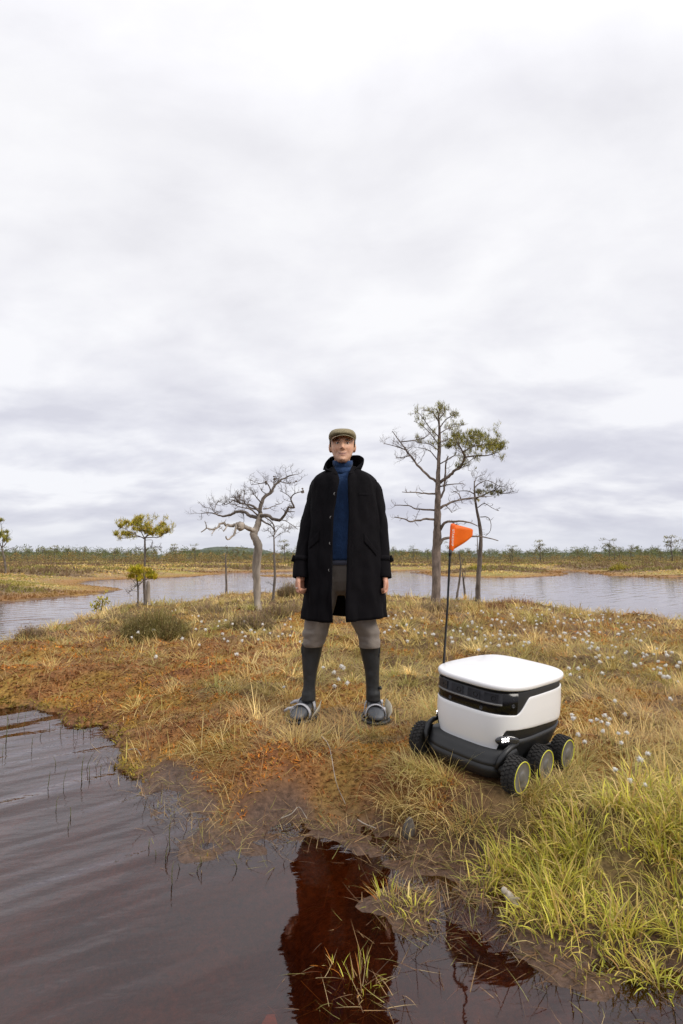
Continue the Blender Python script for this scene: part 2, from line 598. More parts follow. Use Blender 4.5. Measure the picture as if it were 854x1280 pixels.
def build_ground():
    geo = lambda a, b, n: np.geomspace(a, b, n)
    ys = np.concatenate([-geo(3800, 2, 14), [-1, 0, 0.5], graded([(0.8, 5.0, 0.034), (5.0, 9.0, 0.08), (9, 19, 0.16), (19, 56, 0.42)]), geo(57, 5000, 45)])
    xp = np.concatenate([graded([(0.0, 2.6, 0.034), (2.6, 6.0, 0.09), (6, 13, 0.24), (13, 45, 0.75)]), geo(46, 4500, 30)])
    xs = np.concatenate([-xp[:0:-1], xp])
    Xg, Yg = np.meshgrid(xs, ys)
    x, y = Xg.ravel(), Yg.ravel()
    h, sn, sf, md = land(x, y)
    moss, mud, green, heath, n1, n2 = zones(x, y, sn, md)
    V = np.c_[x, y, h]
    nx, ny = len(xs), len(ys)
    i, j = np.meshgrid(np.arange(nx - 1), np.arange(ny - 1))
    a = (j * nx + i).ravel()
    Q = np.c_[a, a + 1, a + 1 + nx, a + nx]

    def mixc(c, w, d):
        return c * (1 - w[:, None]) + np.asarray(d) * w[:, None]
    fine = fbm(x * 11, y * 11, 81, 3)
    C = np.tile(np.array([0.20, 0.13, 0.065]), (len(x), 1))
    C = mixc(C, sstep(0.4, 0.62, fine), (0.105, 0.062, 0.034))
    C = mixc(C, moss * 0.85, (0.25, 0.105, 0.028))
    C = mixc(C, moss * 0.7 * sstep(0.48, 0.64, fine), (0.12, 0.05, 0.025))
    C = mixc(C, moss * 0.6 * sstep(0.5, 0.7, n2), (0.30, 0.20, 0.04))
    C = mixc(C, green * 0.6, (0.14, 0.10, 0.035))
    C = mixc(C, heath * 0.6, (0.12, 0.07, 0.045))
    C = mixc(C, mud, (0.088, 0.053, 0.036))
    # far land: rusty margins, straw, dark heath
    fz = sstep(0.0, 0.6, sf) * (sf > sn)
    fn = fbm(x * 0.12, y * 0.35, 91, 4)
    Cf = np.tile(np.array([0.30, 0.20, 0.095]), (len(x), 1))
    Cf = mixc(Cf, sstep(0.5, 0.6, fn), (0.15, 0.10, 0.06))
    Cf = mixc(Cf, sstep(0.47, 0.38, fn), (0.29, 0.23, 0.07))
    Cf = mixc(Cf, 0.8 * sstep(2.2, 0.4, sf), (0.31, 0.155, 0.055))
    Cf = mixc(Cf, sstep(60, 90, y), (0.12, 0.085, 0.045))
    Cf = mixc(Cf, sstep(140, 300, y), (0.05, 0.055, 0.03))
    C = mixc(C, fz, Cf * (0.75 + 0.5 * fbm(x * 1.5, y * 1.5, 97, 3))[:, None])
    under = np.maximum(sn, sf) < 0
    dd = np.maximum(sn, sf)
    C = mixc(C, np.where(dd < 0, 1.0, 0.0) * (h > -0.008), (0.088, 0.053, 0.036))
    wetb = sstep(-0.002, -0.02, h)
    C = mixc(C, wetb, (0.15, 0.075, 0.04))
    C = mixc(C, wetb * sstep(-0.05, -0.5, dd) * 0.6, (0.10, 0.052, 0.036))
    C = mixc(C, 0.4 * wetb * sstep(0.45, 0.7, fbm(x * 4, y * 4, 99, 3)), (0.25, 0.12, 0.05))
    me = quick_mesh('ground', V, quads=Q, col=C)
    wet = me.attributes.new('wet', 'FLOAT', 'POINT')
    wet.data.foreach_set('value', (np.maximum(mud, sstep(0.12, 0.0, dd)) * sstep(0.06, 0.012, h)).astype(np.float32))
    m = material('bog_ground', attr=True, rough=0.9, var=0.6, scale=42, bump=1.0, bscale=55, spec=0.2, detail=8.0)
    t = m.node_tree
    b = t.nodes['Principled BSDF']
    a_ = N(t, 'ShaderNodeAttribute', attribute_name='wet')
    mr = N(t, 'ShaderNodeMapRange')
    mr.inputs[3].default_value = 0.92
    mr.inputs[4].default_value = 0.30
    t.links.new(a_.outputs['Fac'], mr.inputs[0])
    t.links.new(mr.outputs[0], b.inputs['Roughness'])
    o = link('ground', me, m)
    tag(o, kind='structure')


def build_water():
    V = [(-4200, -3600, 0), (4200, -3600, 0), (4200, 3600, 0), (-4200, 3600, 0)]
    me = bpy.data.meshes.new('water')
    me.from_pydata(V, [], [(0, 1, 2, 3)])
    m = bpy.data.materials.new('bog_water')
    m.use_nodes = True
    t = m.node_tree
    t.nodes.clear()
    L = t.links.new
    out = N(t, 'ShaderNodeOutputMaterial')
    tc = N(t, 'ShaderNodeTexCoord')

    def wave(rot, scale, s, det, dist=0.0, loc=(0, 0, 0)):
        mp = N(t, 'ShaderNodeMapping', vector_type='TEXTURE')
        mp.inputs['Rotation'].default_value = (0, 0, R(rot))
        mp.inputs['Scale'].default_value = tuple(1 / q for q in scale)
        mp.inputs['Location'].default_value = loc
        L(tc.outputs['Object'], mp.inputs[0])
        n = N(t, 'ShaderNodeTexNoise')
        n.inputs['Scale'].default_value = s
        n.inputs['Detail'].default_value = det
        n.inputs['Distortion'].default_value = dist
        L(mp.outputs[0], n.inputs['Vector'])
        return n.outputs[0]
    w1 = wave(44, (0.34, 1.6, 1), 2.3, 0.6, 0.35)
    w2 = wave(33, (0.45, 2.0, 1), 5.0, 0.5, 0.2, (3, 1, 0))
    w3 = wave(12, (1, 2.2, 1), 14.0, 2.0, 0.2)
    # the corner sheltered by the bank is calm, the open pools are ruffled
    sep = N(t, 'ShaderNodeSeparateXYZ')
    L(tc.outputs['Object'], sep.inputs[0])
    cx = math_node(t, 'SUBTRACT', sep.outputs[0], 0.10)
    cy = math_node(t, 'SUBTRACT', sep.outputs[1], 2.0)
    r2 = math_node(t, 'SQRT', math_node(t, 'ADD', math_node(t, 'MULTIPLY', cx, cx), math_node(t, 'MULTIPLY', math_node(t, 'MULTIPLY', cy, cy), 1.0)))
    calm = N(t, 'ShaderNodeMapRange', interpolation_type='SMOOTHSTEP')
    calm.inputs[1].default_value = 0.12
    calm.inputs[2].default_value = 1.10
    calm.inputs[3].default_value = 0.05
    calm.inputs[4].default_value = 1.0
    L(r2, calm.inputs[0])
    hgt = math_node(t, 'ADD', math_node(t, 'ADD', math_node(t, 'MULTIPLY', w1, 1.0), math_node(t, 'MULTIPLY', w2, 0.28)), math_node(t, 'MULTIPLY', w3, 0.05))
    far = N(t, 'ShaderNodeMapRange', interpolation_type='SMOOTHSTEP')
    far.inputs[1].default_value = 5.0
    far.inputs[2].default_value = 14.0
    far.inputs[3].default_value = 1.0
    far.inputs[4].default_value = 0.45
    L(sep.outputs[1], far.inputs[0])
    hgt = math_node(t, 'MULTIPLY', math_node(t, 'MULTIPLY', hgt, calm.outputs[0]), far.outputs[0])
    bp = N(t, 'ShaderNodeBump')
    bp.inputs['Strength'].default_value = 1.0
    bp.inputs['Distance'].default_value = 0.032
    L(hgt, bp.inputs['Height'])
    fr = N(t, 'ShaderNodeFresnel')
    fr.inputs['IOR'].default_value = 1.62
    L(bp.outputs[0], fr.inputs['Normal'])
    gl = N(t, 'ShaderNodeBsdfGlossy')
    gl.inputs['Roughness'].default_value = 0.03
    gl.inputs['Color'].default_value = (1, 0.97, 0.99, 1)
    L(bp.outputs[0], gl.inputs['Normal'])
    tp = N(t, 'ShaderNodeBsdfTransparent')
    tp.inputs[0].default_value = (0.70, 0.40, 0.23, 1)
    mx = N(t, 'ShaderNodeMixShader')
    L(fr.outputs[0], mx.inputs[0])
    L(tp.outputs[0], mx.inputs[1])
    L(gl.outputs[0], mx.inputs[2])
    L(mx.outputs[0], out.inputs[0])
    o = link('water', me, m)
    tag(o, kind='structure')


build_ground()
build_water()


def ground_z(x, y):
    return float(land(np.array([float(x)]), np.array([float(y)]))[0][0])


def drop(u, v, z=0.17, it=3):
    """ground point seen at photo pixel (u, v)"""
    for _ in range(it):
        p = on(u, v, z)
        z = max(0.0, ground_z(p[0], p[1]))
    p[2] = z
    return p


# ------------------------------------------------------------------ grass, moss (uncountable cover)
def blades(root, head, lean, curl, length, width, col, nseg=3, tipcol=None, twist=None):
    n = len(root)
    s = np.linspace(0, 1, nseg + 1)
    ang = lean[:, None] + curl[:, None] * s[None, :]
    ds = (length / nseg)[:, None]
    am = (ang[:, :-1] + ang[:, 1:]) / 2
    hx = np.concatenate([np.zeros((n, 1)), np.cumsum(np.sin(am) * ds, 1)], 1)
    hz = np.concatenate([np.zeros((n, 1)), np.cumsum(np.cos(am) * ds, 1)], 1)
    c, sn = np.cos(head)[:, None], np.sin(head)[:, None]
    P = np.stack([root[:, 0:1] + hx * c, root[:, 1:2] + hx * sn, root[:, 2:3] + hz], -1)   # n, nseg+1, 3
    tw = head + np.pi / 2 if twist is None else twist
    side = np.stack([np.cos(tw), np.sin(tw), np.zeros(n)], -1)
    w = (width[:, None] * (1 - s[None, :-1] ** 2 * 0.75)) * 0.5
    Lf = P[:, :-1] - side[:, None, :] * w[:, :, None]
    Rt = P[:, :-1] + side[:, None, :] * w[:, :, None]
    V = np.concatenate([np.stack([Lf, Rt], 2).reshape(n, 2 * nseg, 3), P[:, -1:, :]], 1)
    k = 2 * nseg + 1
    b = (np.arange(n) * k)[:, None]
    quads = []
    for i in range(nseg - 1):
        quads.append(b + np.array([2 * i, 2 * i + 1, 2 * i + 3, 2 * i + 2]))
    quads = np.stack(quads, 1).reshape(-1, 4) if quads else np.zeros((0, 4), int)
    tris = b + np.array([2 * nseg - 2, 2 * nseg - 1, 2 * nseg])
    t = np.r_[np.repeat(s[:-1], 2), 1.0]
    if tipcol is None:
        C = np.repeat(col[:, None, :], k, 1)
    else:
        C = col[:, None, :] * (1 - t[None, :, None]) + tipcol[:, None, :] * t[None, :, None]
    return V.reshape(-1, 3), quads, tris, C.reshape(-1, 3)


def join(parts):
    V, Q, T, C, b = [], [], [], [], 0
    for v, q, t, c in parts:
        V.append(v)
        Q.append(q + b)
        T.append(t + b)
        C.append(c)
        b += len(v)
    return np.concatenate(V), np.concatenate(Q), np.concatenate(T), np.concatenate(C)


STRAW = np.array([1.42, 1.42, 1.20]) * np.array([(0.50, 0.36, 0.17), (0.40, 0.27, 0.115), (0.56, 0.43, 0.22), (0.33, 0.24, 0.085), (0.34, 0.19, 0.085),
                  (0.33, 0.29, 0.10), (0.44, 0.33, 0.13), (0.25, 0.235, 0.075)])
MOSS = np.array([1.22, 1.05, 1.0]) * np.array([(0.46, 0.19, 0.03), (0.38, 0.13, 0.025), (0.28, 0.095, 0.03), (0.42, 0.23, 0.04), (0.33, 0.23, 0.045),
                 (0.20, 0.10, 0.04), (0.46, 0.27, 0.07)])
GREEN = 1.25 * np.array([(0.42, 0.40, 0.045), (0.34, 0.35, 0.04), (0.50, 0.46, 0.065), (0.25, 0.28, 0.035), (0.52, 0.42, 0.09), (0.45, 0.31, 0.10)])
OCCUPIED = [(ROBOT[0], ROBOT[1], 0.29)]


def pick(pal, n, w=None):
    w = np.ones(len(pal)) if w is None else np.asarray(w, float)
    c = pal[rng.choice(len(pal), n, p=w / w.sum())]
    return c * (0.62 + 0.76 * rng.random((n, 1)))


def scatter(n, y0, y1, wide=0.78, extra=0.9, power=1.0):
    y = np.exp(rng.uniform(math.log(y0), math.log(y1), n))
    x = rng.uniform(-1, 1, n) * (y * wide + extra)
    return x, y


def under_robot(x, y):
    yaw = -0.809
    dx, dy = x - ROBOT[0], y - ROBOT[1]
    lx = math.cos(yaw) * dx + math.sin(yaw) * dy
    ly = -math.sin(yaw) * dx + math.cos(yaw) * dy
    return (np.abs(lx) < 0.31) & (ly > -0.39) & (ly < 0.30)


def feet(x, y):
    r = np.zeros(x.shape, bool)
    for fx in (-0.215, 0.205):
        r |= (np.abs(x - fx + 0.25 * (fx < 0) * (3.70 - y)) < 0.10) & (y > 3.47) & (y < 3.84)
    return r


def drop0(u, v, z=0.165):
    return on(u, v, z)


def build_cover():
    # --- matted straw
    parts = []
    x, y = scatter(235000, 1.5, 19.0)
    h, sn, sf, md = land(x, y)
    moss, mud, green, heath, n1, n2 = zones(x, y, sn, md)
    keep = (sn > 0.04) & ~under_robot(x, y) & ~feet(x, y)
    dens = (1 - 0.90 * moss) * (1 - 0.93 * mud) * (1 - 0.55 * green) * (1 - 0.5 * heath)
    keep &= rng.random(len(x)) < dens
    keep &= (sn > 0.16) | (rng.random(len(x)) < 0.35)
    x, y, h, moss, green, heath, n1, n2 = (a[keep] for a in (x, y, h, moss, green, heath, n1, n2))
    n = len(x)
    flow = fbm(x * 1.3, y * 1.3, 101, 3) * 4 * np.pi
    head = flow + rng.normal(0, 0.75, n)
    lean = np.clip(rng.normal(1.08, 0.33, n), 0.05, 1.55)
    curl = np.abs(rng.normal(0.55, 0.4, n))
    ln = rng.uniform(0.07, 0.22, n) * (0.75 + 0.6 * n2) * np.clip(0.75 + y * 0.045, 0.8, 1.3)
    wd = np.clip(0.0009 * y, 0.0020, 0.016) * rng.uniform(0.6, 1.4, n)
    tone = fbm(x * 0.8, y * 0.8, 111, 3)
    col = pick(STRAW, n, [3, 3, 2.2, 2, 1.8, 1.2, 2, 0.8])
    olive = sstep(0.52, 0.62, tone)[:, None]
    col = col * (1 - 0.6 * olive) + 0.6 * olive * np.array([0.30, 0.27, 0.085])
    red = sstep(0.46, 0.38, tone)[:, None]
    col = col * (1 - 0.55 * red) + 0.55 * red * np.array([0.34, 0.19, 0.08])
    root = np.c_[x, y, h - 0.008]
    parts.append(blades(root, head, lean, curl, ln, wd, col, 3))
    # --- tussocks: blades leaning outwards from a common root
    tx, ty = scatter(1350, 2.2, 18.0)
    th, tsn, tsf, tmd = land(tx, ty)
    tm, tmu, tg, the, _, _ = zones(tx, ty, tsn, tmd)
    k = (tsn > 0.15) & (rng.random(len(tx)) > np.maximum(tm * 0.93, tmu * 0.97)) & ~under_robot(tx, ty)
    k &= np.hypot(tx, ty - 3.66) > 0.33
    tx, ty, th = tx[k], ty[k], th[k]
    fr_ = np.array([drop0(u, v) for u, v in ((506, 962), (520, 970), (533, 975), (545, 968), (556, 980), (568, 985), (580, 976), (592, 984), (604, 990), (618, 988), (630, 994), (642, 1000), (655, 998),
                                            (515, 985), (540, 992), (560, 1000), (585, 1002), (610, 1008), (500, 975), (668, 990), (690, 982), (706, 972), (720, 962), (728, 950), (635, 985), (598, 972), (550, 960), (525, 958))])
    fr_ = np.concatenate([fr_ + rng.normal(0, 0.022, fr_.shape) for _ in range(3)])
    tx, ty = np.r_[tx, fr_[:, 0]], np.r_[ty, fr_[:, 1]]
    th = np.r_[th, land(fr_[:, 0], fr_[:, 1])[0]]
    nb = 46
    m = len(tx)
    a = rng.uniform(0, 2 * np.pi, (m, nb))
    rr = rng.random((m, nb)) ** 0.7 * 0.065
    big = rng.uniform(0.75, 1.45, m)[:, None]
    X = (tx[:, None] + np.cos(a) * rr * big).ravel()
    Y = (ty[:, None] + np.sin(a) * rr * big).ravel()
    Z = np.repeat(th, nb) - 0.01
    base = pick(STRAW, m, [3, 2, 3, 1.5, 1.0, 2.0, 2, 1.6])
    col = np.repeat(base, nb, 0) * rng.uniform(0.72, 1.3, (m * nb, 1))
    tip = col * 0.55 + 0.45 * np.array([0.55, 0.42, 0.2])
    g = (rng.random(m) < 0.3)
    g[-len(fr_):] = rng.random(len(fr_)) < 0.55
    gg = np.repeat(g, nb)
    col[gg] = col[gg] * 0.4 + 0.6 * np.array([0.40, 0.38, 0.085])
    head = (a + rng.normal(0, 0.6, a.shape)).ravel()
    lean = (0.3 + rr / 0.065 * 0.75 + rng.normal(0, 0.2, a.shape)).ravel()
    curl = np.abs(rng.normal(0.95, 0.5, m * nb))
    ln = (rng.uniform(0.09, 0.22, (m, nb)) * big).ravel()
    front = (np.hypot(X - ROBOT[0], Y - ROBOT[1]) < 0.75)
    ln[front] *= 0.80
    wd = np.clip(0.001 * Y, 0.0024, 0.016) * rng.uniform(0.7, 1.3, m * nb)
    ok = ~under_robot(X, Y) & ~feet(X, Y)
    parts.append(blades(np.c_[X, Y, Z][ok], head[ok], lean[ok], curl[ok], ln[ok], wd[ok], col[ok], 3, tip[ok]))
    V, Q, T, C = join(parts)
    o = link('bog_grass', quick_mesh('bog_grass', V, Q, T, C), M['grass'])
    tag(o, kind='stuff', label='matted straw coloured bog grass covering the bank', cat='grass')

    # --- sphagnum: short stubby sprigs
    x, y = scatter(330000, 1.6, 10.5, extra=0.6)
    h, sn, sf, md = land(x, y)
    moss, mud, green, heath, n1, n2 = zones(x, y, sn, md)
    keep = (sn > -0.02) & ((sn > 0.015) | (x < -0.9)) & ~under_robot(x, y) & ~feet(x, y)
    keep &= rng.random(len(x)) < np.clip(moss * 1.0 + 0.09 - 1.1 * mud - 0.6 * green, 0.0, 1)
    x, y, h, n1, n2, sn, mud = (a[keep] for a in (x, y, h, n1, n2, sn, mud))
    n = len(x)
    tone = fbm(x * 1.8, y * 1.8, 121, 4)
    tone2 = fbm(x * 5.5, y * 5.5, 127, 3)
    col = pick(MOSS, n, [3, 2.4, 1.6, 2, 1.2, 1.2, 1.5])
    w = (0.5 * sstep(0.56, 0.68, tone2))[:, None]
    col = col * (1 - w) + w * np.array([0.36, 0.25, 0.045])
    w = (0.7 * sstep(0.46, 0.36, tone))[:, None]
    col = col * (1 - w) + w * np.array([0.21, 0.09, 0.045])
    w = (0.8 * sstep(0.16, 0.05, sn) * (x < -0.8))[:, None]
    col = col * (1 - w) + w * np.array([0.25, 0.25, 0.04])
    head = rng.uniform(0, 2 * np.pi, n)
    col = col * 0.8 + 0.2 * np.array([0.38, 0.185, 0.05])
    dk = sstep(0.52, 0.66, fbm(x * 9, y * 9, 139, 2))[:, None] * 0.6
    col = col * (1 - dk) + dk * np.array([0.20, 0.095, 0.045])
    lean = np.abs(rng.normal(1.15, 0.35, n))
    curl = rng.normal(0.5, 0.5, n)
    ln = rng.uniform(0.012, 0.034, n) * (0.6 + 0.9 * tone2) * np.clip(0.8 + 0.09 * y, 1, 1.6)
    wd = np.clip(0.0026 * y, 0.0056, 0.018) * rng.uniform(0.6, 1.4, n)
    V, Q, T, C = blades(np.c_[x, y, np.maximum(h, -0.004) - 0.003], head, lean, curl, ln, wd, col, 2)
    o = link('bog_moss', quick_mesh('bog_moss', V, Q, T, C), M['moss'])
    tag(o, kind='stuff', label='orange brown bog moss carpet along the pool', cat='moss')

    # --- bright sedge in the right foreground
    parts = []
    cx = rng.uniform(0.08, 2.4, 900)
    cy = rng.uniform(1.35, 2.75, 900)
    gap = fbm(cx * 3.1 + 1.7, cy * 3.1, 77, 2)
    ch, csn, _, cmd = land(cx, cy)
    _, _, cg, _, c1, c2 = zones(cx, cy, csn, cmd)
    k = (csn > 0.04) & (rng.random(900) < cg * np.where(gap > 0.54, 0.06, 1.0) * np.clip(0.22 + csn * 2.6, 0, 0.75)) & ~under_robot(cx, cy)
    cx, cy, ch, csn = cx[k], cy[k], ch[k], csn[k]
    m, nb = len(cx), 40
    size = rng.uniform(0.6, 1.25, m) * np.clip(0.5 + csn * 2.0, 0.5, 1)
    a = rng.uniform(0, 2 * np.pi, (m, nb))
    rr = rng.random((m, nb)) ** 0.6 * 0.06
    X = (cx[:, None] + np.cos(a) * rr).ravel()
    Y = (cy[:, None] + np.sin(a) * rr).ravel()
    Z = np.repeat(ch, nb) - 0.006
    hue = fbm(cx * 2.2, cy * 2.2, 131, 2)
    col = pick(GREEN, m * nb, [3, 2, 3, 1.6, 2, 1.4])
    dead = rng.random(m * nb) < (0.24 + 0.4 * sstep(2.1, 2.7, Y))
    col[dead] = pick(STRAW, int(dead.sum()))
    tip = col * 0.7 + 0.3 * np.array([0.52, 0.42, 0.12])
    head = np.repeat(rng.uniform(0, 2 * np.pi, m), nb) * 0 + (a + rng.normal(0, 0.7, a.shape)).ravel()
    lean = (0.12 + rr / 0.07 * 0.55 + rng.normal(0, 0.2, a.shape)).ravel()
    curl = np.abs(rng.normal(1.15, 0.6, m * nb))
    ln = (rng.uniform(0.06, 0.175, (m, nb)) * size[:, None]).ravel()
    near_r = np.hypot(X - ROBOT[0], Y - ROBOT[1]) < 0.62
    ln[near_r] *= 0.6
    wd = np.clip(0.0022 * Y, 0.004, 0.0062) * rng.uniform(0.55, 1.5, m * nb)
    ok = ~under_robot(X, Y)
    parts.append(blades(np.c_[X, Y, Z][ok], head[ok], lean[ok], curl[ok], ln[ok], wd[ok], col[ok], 4, tip[ok]))
    V, Q, T, C = join(parts)
    o = link('green_sedge', quick_mesh('green_sedge', V, Q, T, C), M['grass'])
    tag(o, kind='stuff', label='bright yellow green sedge in the right foreground', cat='sedge')

    # --- litter and half drowned strands on the muddy shore
    n = 5200
    LINE = front_w[2:]
    i = rng.integers(0, len(LINE) - 1, n)
    P = np.array(LINE)
    t = rng.random((n, 1))
    p = P[i] * (1 - t) + P[i + 1] * t + rng.normal(0, 0.15, (n, 2))
    extra = np.c_[rng.normal(0.06, 0.10, 500), rng.normal(1.66, 0.10, 500)]
    p = np.r_[p, extra]
    n = len(p)
    x, y = p[:, 0], p[:, 1]
    h, sn, sf, md = land(x, y)
    keep = (sn > -0.22) & (y > 1.3) & ((sn > 0.0) | (rng.random(n) < 0.22)) & (x < 1.6) & ~under_robot(x, y)
    keep[-500:] = rng.random(500) < 0.3
    x, y, h, sn = x[keep], y[keep], h[keep], sn[keep]
    n = len(x)
    col = pick(np.array([(0.36, 0.22, 0.10), (0.20, 0.11, 0.055), (0.13, 0.07, 0.04), (0.44, 0.32, 0.16), (0.27, 0.24, 0.07)]), n)
    V, Q, T, C = blades(np.c_[x, y, np.maximum(h, -0.008)], rng.uniform(0, 6.28, n), np.clip(rng.normal(1.25, 0.25, n), 0.3, 1.56),
                        rng.normal(0.15, 0.35, n), rng.uniform(0.03, 0.13, n), rng.uniform(0.0014, 0.0032, n), col, 3)
    o = link('shore_litter', quick_mesh('shore_litter', V, Q, T, C), M['grass'])
    tag(o, kind='stuff', label='brown dead strands strewn over the muddy shore', cat='plant litter')

    # --- heath and grass on the far banks
    n = 170000
    y = np.exp(rng.uniform(math.log(14), math.log(150), n))
    x = rng.uniform(-1, 1, n) * (y * 0.75 + 3)
    h, sn, sf, md = land(x, y)
    keep = (sf > 0.15)
    x, y, h, sf = x[keep], y[keep], h[keep], sf[keep]
    n = len(x)
    fn = fbm(x * 0.12, y * 0.35, 91, 4)
    fn2 = fbm(x * 0.5, y * 0.5, 95, 3)
    col = pick(STRAW, n)
    w = sstep(0.50, 0.58, fn)[:, None]
    col = col * (1 - 0.85 * w) + 0.85 * w * np.array([0.21, 0.14, 0.085])
    w = sstep(0.58, 0.66, fn2)[:, None]
    col = col * (1 - 0.7 * w) + 0.7 * w * np.array([0.27, 0.25, 0.055])
    w = sstep(2.2, 0.5, sf)[:, None]
    col = col * (1 - 0.7 * w) + 0.7 * w * np.array([0.36, 0.185, 0.065])
    tall = (0.5 + 0.8 * sstep(1.0, 5.0, sf)) * (0.6 + 0.9 * sstep(0.5, 0.62, fn))
    V, Q, T, C = blades(np.c_[x, y, h - 0.02], rng.uniform(0, 6.28, n), np.abs(rng.normal(0.5, 0.35, n)), rng.normal(0.4, 0.4, n),
                        rng.uniform(0.06, 0.20, n) * tall, 0.0026 * y * rng.uniform(0.7, 1.5, n), col, 2, twist=rng.normal(0, 0.5, n))
    o = link('far_heath', quick_mesh('far_heath', V, Q, T, C), M['grass'])
    tag(o, kind='stuff', label='rust and straw coloured heath on the far banks', cat='heath')


build_cover()


# ------------------------------------------------------------------ trees
def twigs(mb, p, d, length, r, depth, tips, up=0.25, n=5):
    """a crooked twig with side twigs"""
    k = 4 if depth else 3
    pts = [np.array(p)]
    dd = np.array(d, float)
    for i in range(k):
        dd = dd + np.array([random.gauss(0, .28), random.gauss(0, .28), random.gauss(up * 0.35, .22)])
        dd /= np.linalg.norm(dd)
        pts.append(pts[-1] + dd * length / k)
    rad = np.linspace(r, r * 0.45, k + 1)
    mb.tube(pts, rad, n=4 if depth < 1 else 5)
    tips.append(pts[-1])
    if depth > 0:
        for i in range(1, k + 1):
            for _ in range(random.choice((0, 1, 1, 1, 2))):
                side = np.array([random.gauss(0, 1), random.gauss(0, 1), random.gauss(up, .7)])
                e = dd * 0.55 + side / (np.linalg.norm(side) + 1e-9)
                twigs(mb, pts[i], e / np.linalg.norm(e), length * random.uniform(.4, .65), r * 0.55, depth - 1, tips, up)


def densify(pts, vals, k):
    pts = np.asarray(pts, float)
    t = np.arange(len(pts))
    tt = np.linspace(0, len(pts) - 1, (len(pts) - 1) * k + 1)
    # catmull-rom style smoothing
    P = np.vstack([2 * pts[0] - pts[1], pts, 2 * pts[-1] - pts[-2]])
    out = []
    for q in tt:
        i = min(int(q), len(pts) - 2)
        f = q - i
        a, b, c, d = P[i], P[i + 1], P[i + 2], P[i + 3]
        out.append(0.5 * ((2 * b) + (c - a) * f + (2 * a - 5 * b + 4 * c - d) * f * f + (3 * b - a - 3 * c + d) * f ** 3))
    return np.array(out), np.interp(tt, t, vals)


